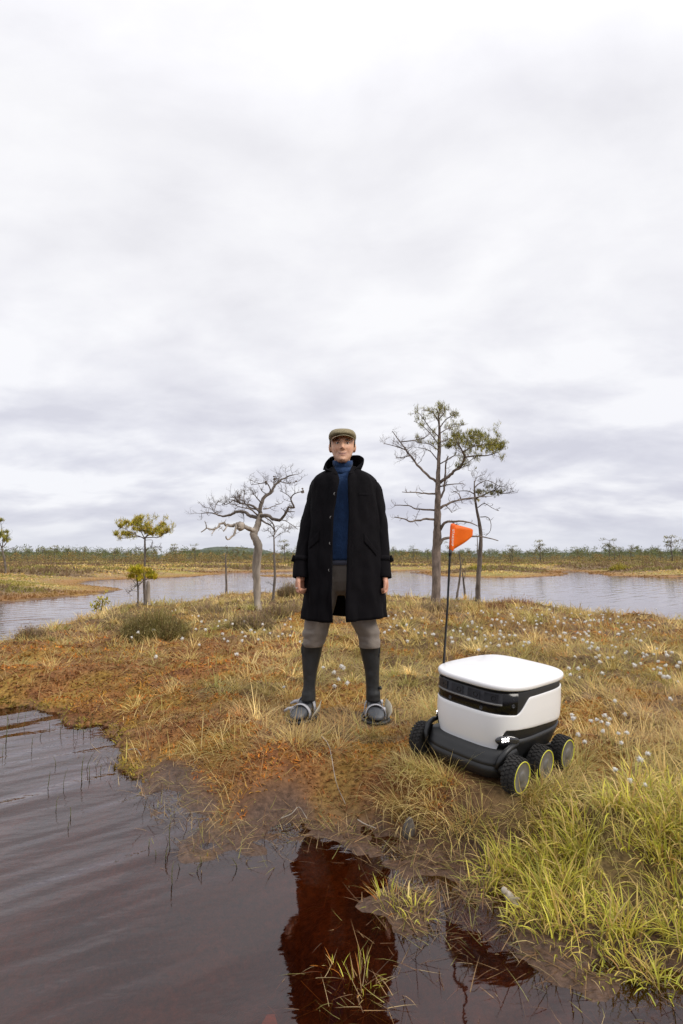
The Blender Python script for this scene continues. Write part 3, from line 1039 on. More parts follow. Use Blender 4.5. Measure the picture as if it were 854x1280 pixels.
class TreeMaker:
    """a tree drawn from limb lines measured on a zoomed crop of the photo, unrolled to metres at its own distance"""

    def __init__(self, name, base_uv, Y, crop, scale, mat, label, cat='tree', group=None, sink=0.05):
        b = at(base_uv[0], base_uv[1], Y)
        self.Y, self.crop, self.s, self.mat = Y, crop, scale, mat
        gz = ground_z(b[0], b[1])
        self.b = np.array([b[0], Y, gz])
        self.root = empty(name, tuple(self.b))
        self.sink = sink
        tag(self.root, label, cat, group)

    def w(self, p, dy=0.0):
        return at(self.crop[0] + p[0] / self.s, self.crop[1] + p[1] / self.s, self.Y + dy) - self.b

    def rad(self, r):
        return np.asarray(r, float) / self.s * self.Y / FPX

    def trunk(self, pts, r, name='trunk', mat=None, jitter=0.28, n=12, bend=0.0, lift=True):
        P = [self.w(p, bend * math.sin(i * 0.9)) for i, p in enumerate(pts)]
        if lift:
            P[0][2] = min(P[0][2], -self.sink)
        rr = self.rad(r)
        P, rr = densify(P, rr, 4)
        if lift:
            rr[0] *= 1.35
            rr[1] *= 1.12
        mb = MB()
        mb.tube(P, rr, n=n, jitter=jitter)
        mb.build(name, mat or self.mat, self.root)

    def limb(self, pts, r, dy=0.0, tw=8, tlen=(0.08, 0.26), depth=1, start=0.35, name='branch', mat=None, subs=(), up=0.3, tr=0.35):
        mb = MB()
        tips = []

        def one(pts, r, d0, d1, tw, tlen, depth, start):
            m = len(pts)
            P = [self.w(p, d0 + (d1 - d0) * (i / max(1, m - 1))) for i, p in enumerate(pts)]
            rr = self.rad(np.linspace(r[0], r[1], m) if len(r) == 2 else r)
            P, rr = densify(P, rr * 0.86, 3)
            P[1:] += rng.normal(0, 1, (len(P) - 1, 3)) * (rr[1:, None] * 0.25)
            mb.tube(P, np.maximum(rr, 0.0022), n=6, jitter=0.15)
            tips.append(P[-1])
            for _ in range(int(tw * 0.7 + 0.5)):
                i = random.randint(int(start * (len(P) - 1)), len(P) - 1)
                tg = P[min(i + 1, len(P) - 1)] - P[max(i - 1, 0)]
                tg /= np.linalg.norm(tg) + 1e-9
                side = np.array([random.gauss(0, 1), random.gauss(0, 1), random.gauss(up, .9)])
                d = tg * 0.7 + side / np.linalg.norm(side)
                twigs(mb, P[i], d / np.linalg.norm(d), random.uniform(*tlen), max(rr[i] * tr, 0.0042), depth, tips, up)
        one(pts, r, 0.0, dy, tw, tlen, depth, start)
        for s in subs:
            f = s[2] if len(s) > 2 else 1.0
            one(s[0], s[1], dy * f, dy * f + dy * 0.5, max(2, tw // 2), tlen, depth, 0.3)
        mb.build(name, mat or self.mat, self.root)
        return tips

    def foliage(self, clumps, pal, per=420, nl=(0.05, 0.09), nw=0.010, name='foliage', flat=0.6, tips=()):
        parts = []
        for c in clumps:
            (cx, cy), r = c[0], c[1]
            dy = c[2] if len(c) > 2 else 0.0
            ctr = self.w((cx, cy), dy)
            rr = r / self.s * self.Y / FPX
            # needle tufts spread through the clump
            nt_ = max(6, int(per * 0.075))
            t = rng.normal(0, 1, (nt_, 3))
            t = ctr + t * np.array([rr, rr, rr * flat]) * 0.62
            k = max(8, per // nt_)
            root = np.repeat(t, k, 0) + rng.normal(0, 0.012, (nt_ * k, 3))
            n = len(root)
            col = np.repeat(pick(pal, nt_), k, 0) * rng.uniform(0.75, 1.25, (n, 1))
            parts.append(blades(root, rng.uniform(0, 6.28, n), np.abs(rng.normal(0.6, 0.5, n)), rng.normal(0, 0.3, n),
                                rng.uniform(nl[0], nl[1], n), np.full(n, nw), col, 1, twist=rng.uniform(0, 3.14, n)))
        for tpt in tips:
            k = 12
            root = np.repeat(np.array([tpt]), k, 0) + rng.normal(0, 0.02, (k, 3))
            col = pick(pal, k)
            parts.append(blades(root, rng.uniform(0, 6.28, k), np.abs(rng.normal(0.6, 0.5, k)), rng.normal(0, 0.3, k),
                                rng.uniform(nl[0], nl[1], k), np.full(k, nw), col, 1, twist=rng.uniform(0, 3.14, k)))
        V, Q, T, C = join(parts)
        link(name, quick_mesh(name, V, Q, T, C, smooth=False), M['needles'], self.root)


PINE = 1.75 * np.array([(0.155, 0.15, 0.03), (0.20, 0.185, 0.035), (0.10, 0.105, 0.025), (0.24, 0.21, 0.045), (0.13, 0.12, 0.03)])
PINE_YEL = 1.4 * np.array([(0.36, 0.31, 0.035), (0.30, 0.28, 0.035), (0.42, 0.34, 0.04), (0.22, 0.21, 0.03), (0.34, 0.24, 0.06)])
PINE_DARK = 1.5 * np.array([(0.09, 0.085, 0.035), (0.12, 0.11, 0.04), (0.07, 0.06, 0.03), (0.14, 0.13, 0.035)])


def dist(u, v, z=0.2):
    return float(on(u, v, z)[1])


def big_pine():
    Y = dist(545, 757)
    T = TreeMaker('pine_tree', (545, 757), Y, (470, 490), 4.416, M['bark_pine'],
                  'tall gnarled pine with a bare trunk and one side green crown behind the orange flag')
    T.trunk([(330, 1190), (332, 1050), (333, 900), (338, 800), (340, 700), (342, 600), (342, 520), (345, 420), (350, 300), (350, 200), (345, 130), (335, 90)],
            [25, 24, 23, 22, 19, 17, 14, 11, 9, 7, 4, 2], bend=0.05)
    tp = []
    cr = []
    T.limb([(352, 592), (375, 540), (380, 470), (385, 400), (397, 355)], (7, 4), 0.3, 8)
    T.limb([(330, 705), (280, 700), (230, 710), (190, 716), (160, 702), (105, 690)], (8, 3), -0.5, 9, (0.06, 0.2))
    T.limb([(330, 652), (280, 650), (220, 645), (180, 628), (105, 625)], (7, 2.6), 0.6, 8, (0.06, 0.2))
    T.limb([(328, 562), (270, 560), (220, 555), (145, 552)], (6, 2.2), -0.4, 8, (0.06, 0.18))
    T.limb([(335, 497), (280, 455), (230, 400), (190, 350), (165, 320), (130, 270), (90, 215)], (9, 2.5), 0.5, 16, (0.12, 0.35), 2,
           subs=[([(190, 350), (150, 360), (110, 362)], (4, 2), 0.7), ([(165, 320), (110, 300), (50, 285)], (4, 2), 0.8),
                 ([(140, 275), (220, 265), (270, 250), (300, 230)], (4, 2), 0.9)])
    tp += T.limb([(350, 502), (400, 465), (430, 440), (470, 410), (490, 360), (480, 330), (450, 280)], (11, 4), -0.5, 14, (0.12, 0.35), 2,
                 subs=[([(490, 360), (560, 350), (620, 350), (680, 330)], (5, 2), 0.7), ([(480, 330), (540, 300), (600, 290)], (4, 2), 0.8)])
    T.limb([(345, 845), (380, 810), (440, 800), (500, 795), (590, 800), (675, 820)], (11, 3), 0.4, 7, (0.05, 0.16))
    T.limb([(352, 765), (380, 720), (440, 715), (500, 715), (560, 740)], (10, 3), -0.3, 8, (0.06, 0.2))
    T.limb([(355, 642), (410, 610), (470, 595), (540, 590)], (9, 3), 0.5, 10, (0.08, 0.25),
           subs=[([(470, 595), (455, 560), (430, 550)], (4, 2), 0.7), ([(470, 592), (560, 580), (640, 575)], (4, 2), 0.7),
                 ([(380, 625), (400, 640), (418, 665)], (3, 2), 0.3)])
    T.limb([(350, 522), (410, 510), (480, 505)], (5, 2), -0.3, 8, (0.08, 0.2))
    T.limb([(345, 385), (320, 350), (290, 320), (235, 308)], (4, 2), 0.3, 8, (0.08, 0.22))
    T.limb([(348, 400), (400, 370), (440, 340), (440, 290)], (4, 2), 0.2, 10, (0.1, 0.25), 2)
    # twiggy upper crown
    for e in ([(350, 300), (310, 240), (260, 190), (210, 160)], [(350, 250), (300, 200), (250, 130), (225, 110)], [(350, 230), (400, 200), (440, 190), (490, 180)],
              [(348, 170), (320, 120), (292, 105), (270, 98)], [(350, 200), (390, 150), (420, 130), (440, 120)], [(345, 140), (354, 110), (348, 85)],
              [(350, 330), (300, 290), (240, 280), (215, 270)], [(350, 280), (400, 260), (460, 220)], [(349, 150), (380, 110), (375, 90)]):
        cr += T.limb(e, (3.6, 1.6), random.uniform(-0.5, 0.5), 14, (0.07, 0.19), 2, start=0.2, up=0.1)
    T.foliage([((600, 280), 62, -0.3), ((540, 262), 55, -0.1), ((655, 300), 36, -0.4), ((490, 255), 46, -0.3), ((625, 315), 40, -0.6),
               ((560, 305), 46, 0.0), ((450, 285), 34, -0.2), ((505, 300), 40, 0.1), ((580, 245), 34, 0.2), ((640, 285), 34, 0.1), ((670, 305), 24, -0.2), ((530, 235), 30, -0.4), ((450, 250), 26, 0.1), ((400, 300), 24, 0.1)], PINE, 420, (0.04, 0.08), 0.011, flat=0.62)
    tp = [q for q in tp if random.random() < 0.4]
    cr = [q for q in cr if random.random() < 0.09]
    T.foliage([((325, 120), 26, 0.1), ((345, 150), 22, 0), ((420, 122), 24, 0.2), ((300, 115), 18, -0.1), ((270, 150), 20, 0.2), ((320, 240), 22, 0.2), ((250, 190), 16, -0.2), ((390, 190), 20, 0.2), ((420, 270), 24, 0.1), ((340, 95), 16, 0)], PINE, 50, (0.04, 0.07), 0.010, tips=cr + tp)


def flag_tree():
    Y = dist(598, 752)
    T = TreeMaker('pine_tree', (598, 752), Y, (470, 490), 4.416, M['bark_grey'],
                  'slender leaning pine with a dark sparse crown, directly right of the orange flag')
    T.trunk([(563, 1190), (565, 1050), (575, 900), (580, 800), (570, 720), (555, 640), (545, 560), (543, 490)], [14, 13, 11.5, 10, 8.5, 6.5, 5, 2.5], bend=0.04)
    T.limb([(570, 960), (562, 880), (560, 800)], (4, 2.5), 0.2, 5, (0.05, 0.15))
    a = T.limb([(550, 590), (600, 565), (650, 545), (700, 560), (760, 550)], (5, 2), -0.4, 16, (0.08, 0.26), 2, subs=[([(650, 545), (690, 520), (720, 525)], (3, 1.6), 0.6)])
    T.limb([(546, 565), (500, 545), (430, 550)], (4, 1.8), 0.3, 9, (0.07, 0.2), 2)
    a += T.limb([(545, 530), (570, 505), (620, 490), (680, 520)], (4, 1.8), 0.3, 14, (0.08, 0.24), 2)
    T.limb([(576, 690), (615, 690), (634, 720), (632, 765), (605, 795)], (3.2, 1.5), -0.2, 6, (0.05, 0.14))
    T.limb([(560, 640), (600, 615), (640, 640), (680, 655)], (3, 1.5), -0.3, 8, (0.06, 0.16))
    T.limb([(545, 500), (560, 470), (600, 455)], (2.6, 1.4), 0.2, 10, (0.06, 0.2), 2)
    T.foliage([((600, 560), 30, -0.1), ((650, 560), 26, -0.25), ((570, 555), 26, 0.0), ((630, 520), 22, 0.2), ((690, 550), 20, -0.3)], PINE_DARK, 260, (0.035, 0.07), 0.010)
    T.foliage([((575, 560), 16, 0.05), ((560, 600), 14, 0.05)], PINE_YEL, 120, (0.035, 0.06), 0.009)


def dead_tree():
    Y = dist(322, 768)
    T = TreeMaker('dead_tree', (322, 768), Y, (230, 580), 5.3375, M['bark_pale'],
                  'bleached dead tree with a thick pale trunk and twisted bare limbs left of the man')
    T.trunk([(497, 1010), (490, 900), (487, 800), (483, 700), (490, 620), (497, 560), (482, 505), (466, 470), (488, 420), (503, 370), (512, 325)],
            [25, 23, 24, 26, 28, 27, 25, 26, 21, 20, 15], bend=0.03)
    g = M['bark_pale']
    d = M['bark_grey']
    T.limb([(490, 455), (455, 440), (420, 430), (395, 415), (370, 400), (345, 405), (320, 415), (290, 410), (265, 395), (240, 400), (215, 430), (180, 435), (150, 430), (115, 455)],
           (19, 3.5), -0.5, 6, (0.05, 0.16), mat=g,
           subs=[([(345, 405), (342, 450), (322, 485), (292, 503), (280, 482)], (9, 5), 0.5), ([(150, 430), (147, 400), (138, 380)], (4, 2)), ([(215, 430), (182, 468)], (4, 2.4), 0.8),
                 ([(290, 410), (272, 440), (264, 450)], (6, 3), 0.7)])
    mb = MB()
    mb.ellipsoid(T.w((378, 415), -0.16), (0.075, 0.07, 0.08), 12, 8, rough=0.25)
    mb.build('burl', g, T.root)
    T.limb([(505, 365), (470, 355), (430, 340), (395, 315), (350, 320), (310, 340), (260, 350), (215, 335), (180, 325), (120, 328)], (17, 3), 0.5, 14, (0.08, 0.25), 2, mat=d,
           subs=[([(215, 335), (185, 300), (150, 290)], (3, 1.8)), ([(200, 320), (215, 270), (230, 245)], (3, 1.8)), ([(395, 315), (400, 350), (402, 380)], (4, 2), 0.4)])
    T.limb([(512, 330), (515, 270), (540, 215), (580, 190), (600, 150), (640, 115), (690, 85), (745, 70)], (17, 3), 0.35, 16, (0.08, 0.22), 2, mat=d,
           subs=[([(580, 180), (555, 130), (510, 130), (450, 140)], (6, 2), 0.6), ([(600, 150), (600, 120), (606, 95)], (5, 3), 0.7), ([(640, 115), (700, 130), (760, 115)], (4, 2), 0.8)])
    T.limb([(515, 345), (560, 345), (600, 370), (650, 370), (680, 320), (700, 290), (735, 290), (715, 240), (735, 200), (790, 185)], (16, 2.6), -0.5, 12, (0.07, 0.2), 2, mat=d,
           subs=[([(680, 320), (710, 318), (740, 318)], (5, 2.4), 0.6), ([(650, 372), (690, 385), (760, 435)], (4, 1.8), 0.6), ([(715, 235), (690, 205), (640, 178)], (3.5, 1.8), 0.8)])
    T.limb([(515, 372), (550, 395), (582, 412), (606, 450), (598, 482)], (8, 3), -0.3, 7, (0.06, 0.18), mat=d, subs=[([(606, 450), (592, 392), (535, 352)], (6, 4), 0.8)])
    T.limb([(512, 325), (462, 282), (420, 270), (380, 262), (330, 242), (308, 240)], (11, 2.5), -0.2, 16, (0.08, 0.22), 2, mat=d,
           subs=[([(380, 262), (350, 230), (330, 205)], (3, 1.8)), ([(330, 242), (280, 272), (262, 262)], (3, 1.8))])
    T.limb([(500, 300), (440, 290), (400, 245), (405, 185)], (8, 2.5), 0.45, 14, (0.08, 0.2), 2, mat=d, subs=[([(400, 245), (370, 235), (365, 205)], (3.5, 2), 0.8)])
    T.limb([(530, 300), (560, 298), (600, 280), (650, 262)], (5, 2), 0.4, 9, (0.06, 0.18), 1, mat=d)
    T.limb([(520, 260), (490, 230), (470, 205), (440, 200)], (6, 2), -0.3, 12, (0.06, 0.2), 2, mat=d)
    T.limb([(490, 340), (440, 300), (390, 290), (350, 280)], (7, 2), -0.5, 12, (0.06, 0.2), 2, mat=d)
    # dry cone-like witch's-broom clumps at limb tips
    for p, dyy, r in (((790, 183), -0.75, 0.024), ((606, 97), 0.35, 0.022), ((548, 122), 0.3, 0.022), ((372, 212), 0.4, 0.02), ((748, 115), 0.4, 0.018)):
        mb = MB()
        for _ in range(7):
            mb.ellipsoid(T.w(p, dyy) + rng.normal(0, r * 0.6, 3), (r * .7, r * .7, r * .6), 6, 4, rough=0.5)
        mb.build('twig_clump', M['twig'], T.root)


def left_pine():
    Y = dist(181, 758)
    T = TreeMaker('pine_tree', (181, 758), Y, (140, 640), 8.54, M['bark_grey'],
                  'small flat topped pine with yellow green needles at the left shore')
    T.trunk([(355, 1030), (352, 900), (345, 750), (345, 650), (350, 550), (355, 430), (352, 330), (355, 265)], [16, 15, 14, 13, 11, 10, 9, 7], bend=0.02)
    tips = []
    for pts, dy in (([(355, 285), (290, 260), (220, 230), (150, 185), (90, 150)], -0.3), ([(350, 290), (300, 265), (200, 270), (110, 280), (50, 240)], 0.35),
                    ([(355, 275), (420, 270), (500, 270), (560, 230), (610, 200)], -0.35), ([(352, 290), (320, 220), (290, 120), (285, 70)], 0.15),
                    ([(355, 275), (400, 210), (400, 130), (390, 70)], 0.3), ([(356, 270), (450, 220), (520, 170), (550, 90)], 0.3)):
        tips += T.limb(pts, (7, 2.2), dy, 9, (0.06, 0.17), 1)
    T.limb([(350, 410), (420, 380), (480, 370), (540, 380)], (4, 2), -0.2, 8, (0.05, 0.14))
    T.limb([(352, 390), (300, 400), (260, 385)], (3, 2), 0.2, 6, (0.05, 0.12))
    T.limb([(352, 300), (430, 300), (432, 350), (420, 385)], (3, 2), 0.1, 5, (0.04, 0.1))
    T.limb([(345, 740), (300, 760), (260, 790), (190, 850)], (5, 2), -0.15, 8, (0.05, 0.14))
    T.limb([(345, 560), (400, 580), (460, 570)], (3, 1.6), 0.2, 6, (0.05, 0.12))
    T.foliage([((285, 75), 26, 0.1), ((215, 130), 34, -0.1), ((265, 165), 40, 0.0), ((335, 170), 38, 0.15), ((400, 180), 34, 0.0), ((460, 200), 36, -0.1),
               ((300, 120), 30, 0.05), ((500, 190), 30, -0.2), ((140, 120), 22, -0.2), ((95, 155), 20, -0.3), ((50, 238), 16, 0.3), ((545, 135), 22, 0.2),
               ((580, 205), 20, -0.3), ((250, 110), 28, 0.1), ((520, 230), 26, -0.25), ((430, 235), 30, 0.0), ((360, 215), 28, 0.1), ((170, 240), 20, 0.2), ((120, 235), 16, 0.3)],
              PINE_YEL, 330, (0.035, 0.07), 0.011, flat=0.7, tips=tips)
    # sapling and pale snag close by
    S = TreeMaker('pine_sapling', (172, 757), Y - 0.25, (140, 640), 8.54, M['bark_grey'],
                  'low bright yellow pine sapling growing against the small flat topped pine', 'sapling')
    S.trunk([(275, 1010), (280, 880), (275, 780), (262, 690), (250, 620)], [10, 9, 8, 6, 4], bend=0.02)
    S.limb([(278, 800), (330, 740), (400, 700), (440, 660)], (5, 2), -0.1, 8, (0.05, 0.12))
    S.limb([(276, 790), (230, 740), (190, 690)], (4, 2), 0.1, 7, (0.05, 0.12))
    S.limb([(280, 850), (220, 840), (160, 880)], (3, 1.6), -0.15, 7, (0.05, 0.12))
    S.limb([(265, 700), (300, 640), (310, 600)], (4, 2), 0.05, 6, (0.05, 0.12))
    S.foliage([((220, 625), 34), ((285, 610), 38), ((255, 650), 30), ((305, 640), 26), ((395, 630), 30, -0.1), ((430, 690), 34, -0.1), ((390, 680), 28, -0.1), ((205, 690), 22, 0.1),
               ((300, 710), 26), ((460, 700), 18, -0.1)], PINE_YEL * np.array([1.15, 1.15, 0.7]), 420, (0.04, 0.075), 0.012, flat=0.75)
    S2 = TreeMaker('tree_snag', (186, 757), Y + 0.2, (140, 640), 8.54, M['bark_pale'],
                   'pale broken off tree stump standing right against the small flat topped pine', 'stump')
    S2.trunk([(388, 1020), (390, 930), (386, 850), (388, 770), (384, 735)], [24, 22, 21, 21, 13], jitter=0.25)


def thin_dead():
    Y = dist(342, 757)
    T = TreeMaker('dead_tree', (342, 757), Y, (230, 580), 5.3375, M['bark_grey'], 'thin dead tree with a small twiggy top between the bleached tree and the man')
    T.trunk([(593, 945), (600, 850), (607, 750), (604, 650), (602, 550), (600, 478)], [10, 9, 8.5, 7, 5, 3.5], bend=0.02)
    T.limb([(602, 500), (640, 465), (690, 450)], (3, 1.5), 0.3, 10, (0.06, 0.18), 2)
    T.limb([(601, 490), (580, 460), (560, 440)], (3, 1.5), -0.2, 9, (0.05, 0.15), 2)
    T.limb([(600, 480), (625, 440), (640, 420)], (2.5, 1.4), 0.1, 8, (0.05, 0.16), 2)
    T.limb([(600, 815), (575, 795), (558, 795)], (2.6, 1.4), -0.1, 3, (0.03, 0.08))
    T.limb([(606, 660), (640, 650), (660, 620)], (2.2, 1.3), 0.1, 4, (0.03, 0.1))
    Y2 = dist(283, 743)
    T = TreeMaker('dead_sapling', (283, 744), Y2, (230, 580), 5.3375, M['bark_grey'], 'short grey dead stem at the water edge left of the bleached tree', 'dead tree')
    T.trunk([(284, 885), (283, 780), (280, 690), (278, 600)], [7, 6.5, 5.5, 3], bend=0.02)
    T.limb([(281, 700), (300, 680), (306, 650)], (2.4, 1.3), 0.1, 4, (0.05, 0.12))
    T.limb([(280, 660), (262, 640), (258, 610)], (2.2, 1.2), -0.1, 4, (0.05, 0.12))
    T.limb([(279, 630), (290, 600), (288, 560)], (2, 1.2), 0.05, 5, (0.05, 0.12))
    Y3 = dist(573, 749)
    T = TreeMaker('dead_sapling', (571, 749), Y3, (470, 490), 4.416, M['bark_grey'], 'thin leaning dead stem behind the flag pole, left one of two', 'dead tree')
    T.trunk([(445, 1165), (450, 1110), (460, 1050), (468, 960), (458, 880)], [6, 6, 5.5, 4, 2.4], bend=0.03)
    T.limb([(466, 980), (478, 940), (480, 915)], (2.4, 1.3), 0.1, 4, (0.05, 0.12))
    T = TreeMaker('dead_sapling', (581, 749), Y3 + 0.3, (470, 490), 4.416, M['bark_grey'], 'short dead stem with a forked top behind the flag pole, right one of two', 'dead tree')
    T.trunk([(495, 1165), (490, 1100), (484, 1050), (478, 995)], [6.5, 6, 5, 3], bend=0.03)
    T.limb([(485, 1040), (492, 1010), (494, 990)], (2.6, 1.5), 0.05, 3, (0.03, 0.1))


def edge_tree():
    Y = dist(7, 716, 0.35)
    T = TreeMaker('pine_tree', (7, 716), Y, (0, 640), 5.34, M['bark_grey'], 'crooked thin crowned pine on the left bank at the very edge of the view')
    T.trunk([(42, 410), (38, 370), (30, 320), (20, 270), (12, 235)], [7, 6.5, 6, 5, 4], bend=0.05)
    T.limb([(14, 240), (45, 205), (52, 160), (48, 120)], (4, 2), 0.8, 7, (0.2, 0.5), 1)
    T.limb([(13, 240), (-5, 200), (-10, 150)], (4, 2), -0.8, 7, (0.2, 0.5), 1)
    T.limb([(14, 236), (20, 190), (15, 140), (5, 60)], (4, 1.5), 0.2, 9, (0.2, 0.5), 1)
    T.limb([(20, 270), (60, 245), (95, 240)], (2, 1), 0.3, 4, (0.1, 0.4), 1)
    T.foliage([((10, 150), 22), ((40, 135), 16, 0.5), ((50, 185), 16, 0.5), ((-8, 175), 20, -0.5), ((28, 195), 18, 0.2), ((5, 60), 14), ((30, 165), 16)], PINE, 160, (0.12, 0.22), 0.03, flat=0.6)


big_pine()
flag_tree()
dead_tree()
left_pine()
thin_dead()
edge_tree()


# far pines: a few shapes, copied as individuals; the mass behind them is one wood
FARPINE = 1.55 * np.array([(0.10, 0.105, 0.035), (0.14, 0.135, 0.04), (0.075, 0.085, 0.035), (0.17, 0.155, 0.05), (0.12, 0.10, 0.045)])


def far_pine_arrays(kind, seed, coarse=1.0, n_leaf=420):
    """unit-height pine: returns trunk MB and foliage arrays"""
    r = np.random.default_rng(seed)
    mb = MB()
    bend = r.normal(0, 0.05, 6)
    P = np.array([[bend[i] * (i > 0), bend[5 - i] * 0.6 * (i > 0), z] for i, z in enumerate((-0.05, 0.2, 0.42, 0.62, 0.8, 0.94))])
    mb.tube(P, np.array([0.026, 0.021, 0.018, 0.014, 0.010, 0.005]), n=6)
    cl = []
    if kind == 'flat':
        zs, wd = (0.58, 1.0), 0.33
    elif kind == 'bushy':
        zs, wd = (0.08, 1.0), 0.36
    else:
        zs, wd = (0.25, 1.0), 0.26
    nc = {'flat': 13, 'bushy': 26, 'slim': 20}[kind]
    for i in range(nc):
        z = r.uniform(*zs)
        f = (z - zs[0]) / (zs[1] - zs[0])
        rr = wd * ((0.55 + 0.75 * f * (1 - 0.5 * f)) if kind == 'flat' else (1.15 - 0.75 * f)) * r.uniform(0.35, 1.0)
        a = r.uniform(0, 6.283)
        c = np.array([math.cos(a) * rr, math.sin(a) * rr, z * 0.97])
        cl.append((c, r.uniform(0.06, 0.125)))
        k = np.array([np.interp(z - 0.06, P[:, 2], P[:, q]) for q in range(2)] + [z - 0.06])
        mb.tube([k, (k + c) / 2 + [0, 0, 0.02], c], [0.009, 0.006, 0.003], n=4)
    for _ in range(5):
        z = r.uniform(0.15, 0.5)
        a = r.uniform(0, 6.283)
        k = np.array([np.interp(z, P[:, 2], P[:, q]) for q in range(2)] + [z])
        mb.tube([k, k + np.array([math.cos(a), math.sin(a), 0.2]) * 0.1], [0.007, 0.003], n=4)
    per = max(4, n_leaf // nc)
    pts, col = [], []
    for c, rad in cl:
        t = r.normal(0, 1, (per, 3)) * np.array([rad, rad, rad * 0.6]) * 0.75 + c
        pts.append(t)
        col.append(np.repeat(FARPINE[r.integers(0, 5)][None], per, 0) * r.uniform(0.7, 1.35, (per, 1)))
    pts, col = np.concatenate(pts), np.concatenate(col)
    n = len(pts)
    V, Q, T, C = blades(pts, r.uniform(0, 6.28, n), np.abs(r.normal(0.9, 0.5, n)), r.normal(0, .3, n), r.uniform(0.03, 0.065, n) * coarse,
                        r.uniform(0.022, 0.038, n) * coarse, col, 1, twist=r.uniform(0, 3.14, n))
    return mb, (V, Q, T, C)


KINDS = ['flat', 'bushy', 'slim', 'bushy', 'flat', 'slim']
PROTO = []
for i, k in enumerate(KINDS):
    mb, leaf = far_pine_arrays(k, 300 + i)
    tm = mb.mesh('trunk')
    tm.materials.append(M['bark_grey'])
    lm = quick_mesh('crown', *leaf, smooth=False)
    lm.materials.append(M['needles'])
    PROTO.append((k, tm, lm))


def far_pine(kind_i, x, y, hgt, label, group=None, z=None):
    k, tm, lm = PROTO[kind_i]
    o = empty('pine_tree', (x, y, ground_z(x, y) if z is None else z))
    o.scale = (hgt, hgt, hgt)
    o.rotation_euler = (0, 0, random.uniform(0, 6.28))
    tag(o, label, 'tree', group)
    link('trunk', tm, None, o)
    link('crown', lm, None, o)
    return o


# pines that stick out of the belt, one by one: (u, top v, base v, shape, label)
STAND = [
    (54, 684, 706, 1, 'broad bushy pine in the far belt, leftmost of three crowns above the left bank'),
    (69, 681, 706, 0, 'tallest of three close crowns in the far belt above the left bank'),
    (86, 684, 707, 2, 'slim rounded pine in the far belt, rightmost of three close crowns above the left bank'),
    (143, 686, 706, 1, 'low bushy far pine just left of the small flat topped shore pine'),
    (169, 685, 706, 5, 'slim far pine seen through the crown of the small shore pine'),
    (218, 679, 706, 0, 'flat crowned far pine right of the small shore pine'),
    (244, 680, 706, 4, 'wide crowned far pine in front of the distant wooded rise'),
    (297, 683, 706, 0, 'far pine rising over the belt behind the short grey dead stem'),
    (356, 674, 704, 0, 'umbrella shaped far pine between the thin dead tree and the man'),
    (492, 683, 706, 1, 'bushy far pine seen just right of the man at his cuff'),
    (562, 677, 706, 4, 'far pine with a pale flat crown right behind the flag pole'),
    (675, 674, 704, 0, 'lone flat crowned far pine above the channel between the far banks'),
    (761, 673, 704, 4, 'taller round headed far pine in the middle of the right far belt'),
    (838, 668, 706, 0, 'tallest far pine at right with stacked flat tiers'),
    (856, 671, 705, 2, 'slim far pine at the right edge of the view'),
    (790, 681, 706, 1, 'dark bushy far pine left of the tallest right hand pine'),
    (640, 683, 706, 5, 'slim far pine over the rusty far shore right of the flag tree'),
]
for u, vt, vb, ki, lab in STAND:
    Y = {674: 95, 668: 95}.get(vt, 105)
    pt, g = at(u, vt, Y), None
    gz = ground_z(pt[0], Y)
    far_pine(ki, pt[0], Y, (pt[2] - gz), lab, z=gz)

n_i = 0
gx = np.sort(rng.uniform(-0.68, 0.68, 210))
for g in gx:
    Y = rng.uniform(92, 150)
    x = g * Y
    far_pine(int(rng.integers(0, 6)), x, Y, rng.uniform(1.3, 2.5) * (0.82 + 0.2 * Y / 110) * rng.choice([0.5, 0.75, 0.95, 1.2]),
             'small stunted pine in the dense far belt beyond the pools', 'stunted pines of the far belt')


def far_wood():
    parts = []
    n = 2600
    y = rng.uniform(125, 420, n)
    x = rng.uniform(-0.8, 0.8, n) * y
    z = land(x, y)[0]
    protos = [far_pine_arrays(KINDS[i % 6], 400 + i, 1.9, 80)[1] for i in range(6)]
    for i in range(n):
        V, Q, T, C = protos[i % 6]
        s = rng.uniform(1.6, 3.3) * (1 + (y[i] - 125) / 420) * (0.35 + 1.1 * fbm(np.array([x[i] * 0.035]), np.array([y[i] * 0.01]), 3, 3)[0])
        a = rng.uniform(0, 6.28)
        c, sn = math.cos(a), math.sin(a)
        V2 = np.c_[V[:, 0] * c - V[:, 1] * sn, V[:, 0] * sn + V[:, 1] * c, V[:, 2]] * s + [x[i], y[i], z[i]]
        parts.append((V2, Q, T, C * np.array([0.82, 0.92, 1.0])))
    # scrub that fills the foot of the wood
    bush_ = [far_pine_arrays('bushy', 450 + i, 1.7, 60)[1] for i in range(4)]
    for i in range(1100):
        V, Q, T, C = bush_[i % 4]
        yy = rng.uniform(82, 150)
        xx = rng.uniform(-0.75, 0.75) * yy
        sx, sz = rng.uniform(1.4, 3.6), rng.uniform(0.4, 1.5) * (0.6 + 0.8 * vnoise(np.array([xx * .07]), np.array([yy * .05]), 5)[0])
        V2 = V * [sx, sx, sz] + [xx, yy, ground_z(xx, yy) - 0.05] if i < 0 else V * np.array([sx, sx, sz]) + np.array([xx, yy, 0.30])
        parts.append((V2, Q, T, C * (np.array([1.25, 1.0, 0.8]) if i % 3 else np.array([1.5, 1.0, 0.85]))))
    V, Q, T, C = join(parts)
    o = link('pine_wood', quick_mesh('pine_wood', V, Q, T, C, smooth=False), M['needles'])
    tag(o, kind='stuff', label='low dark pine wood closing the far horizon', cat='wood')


far_wood()


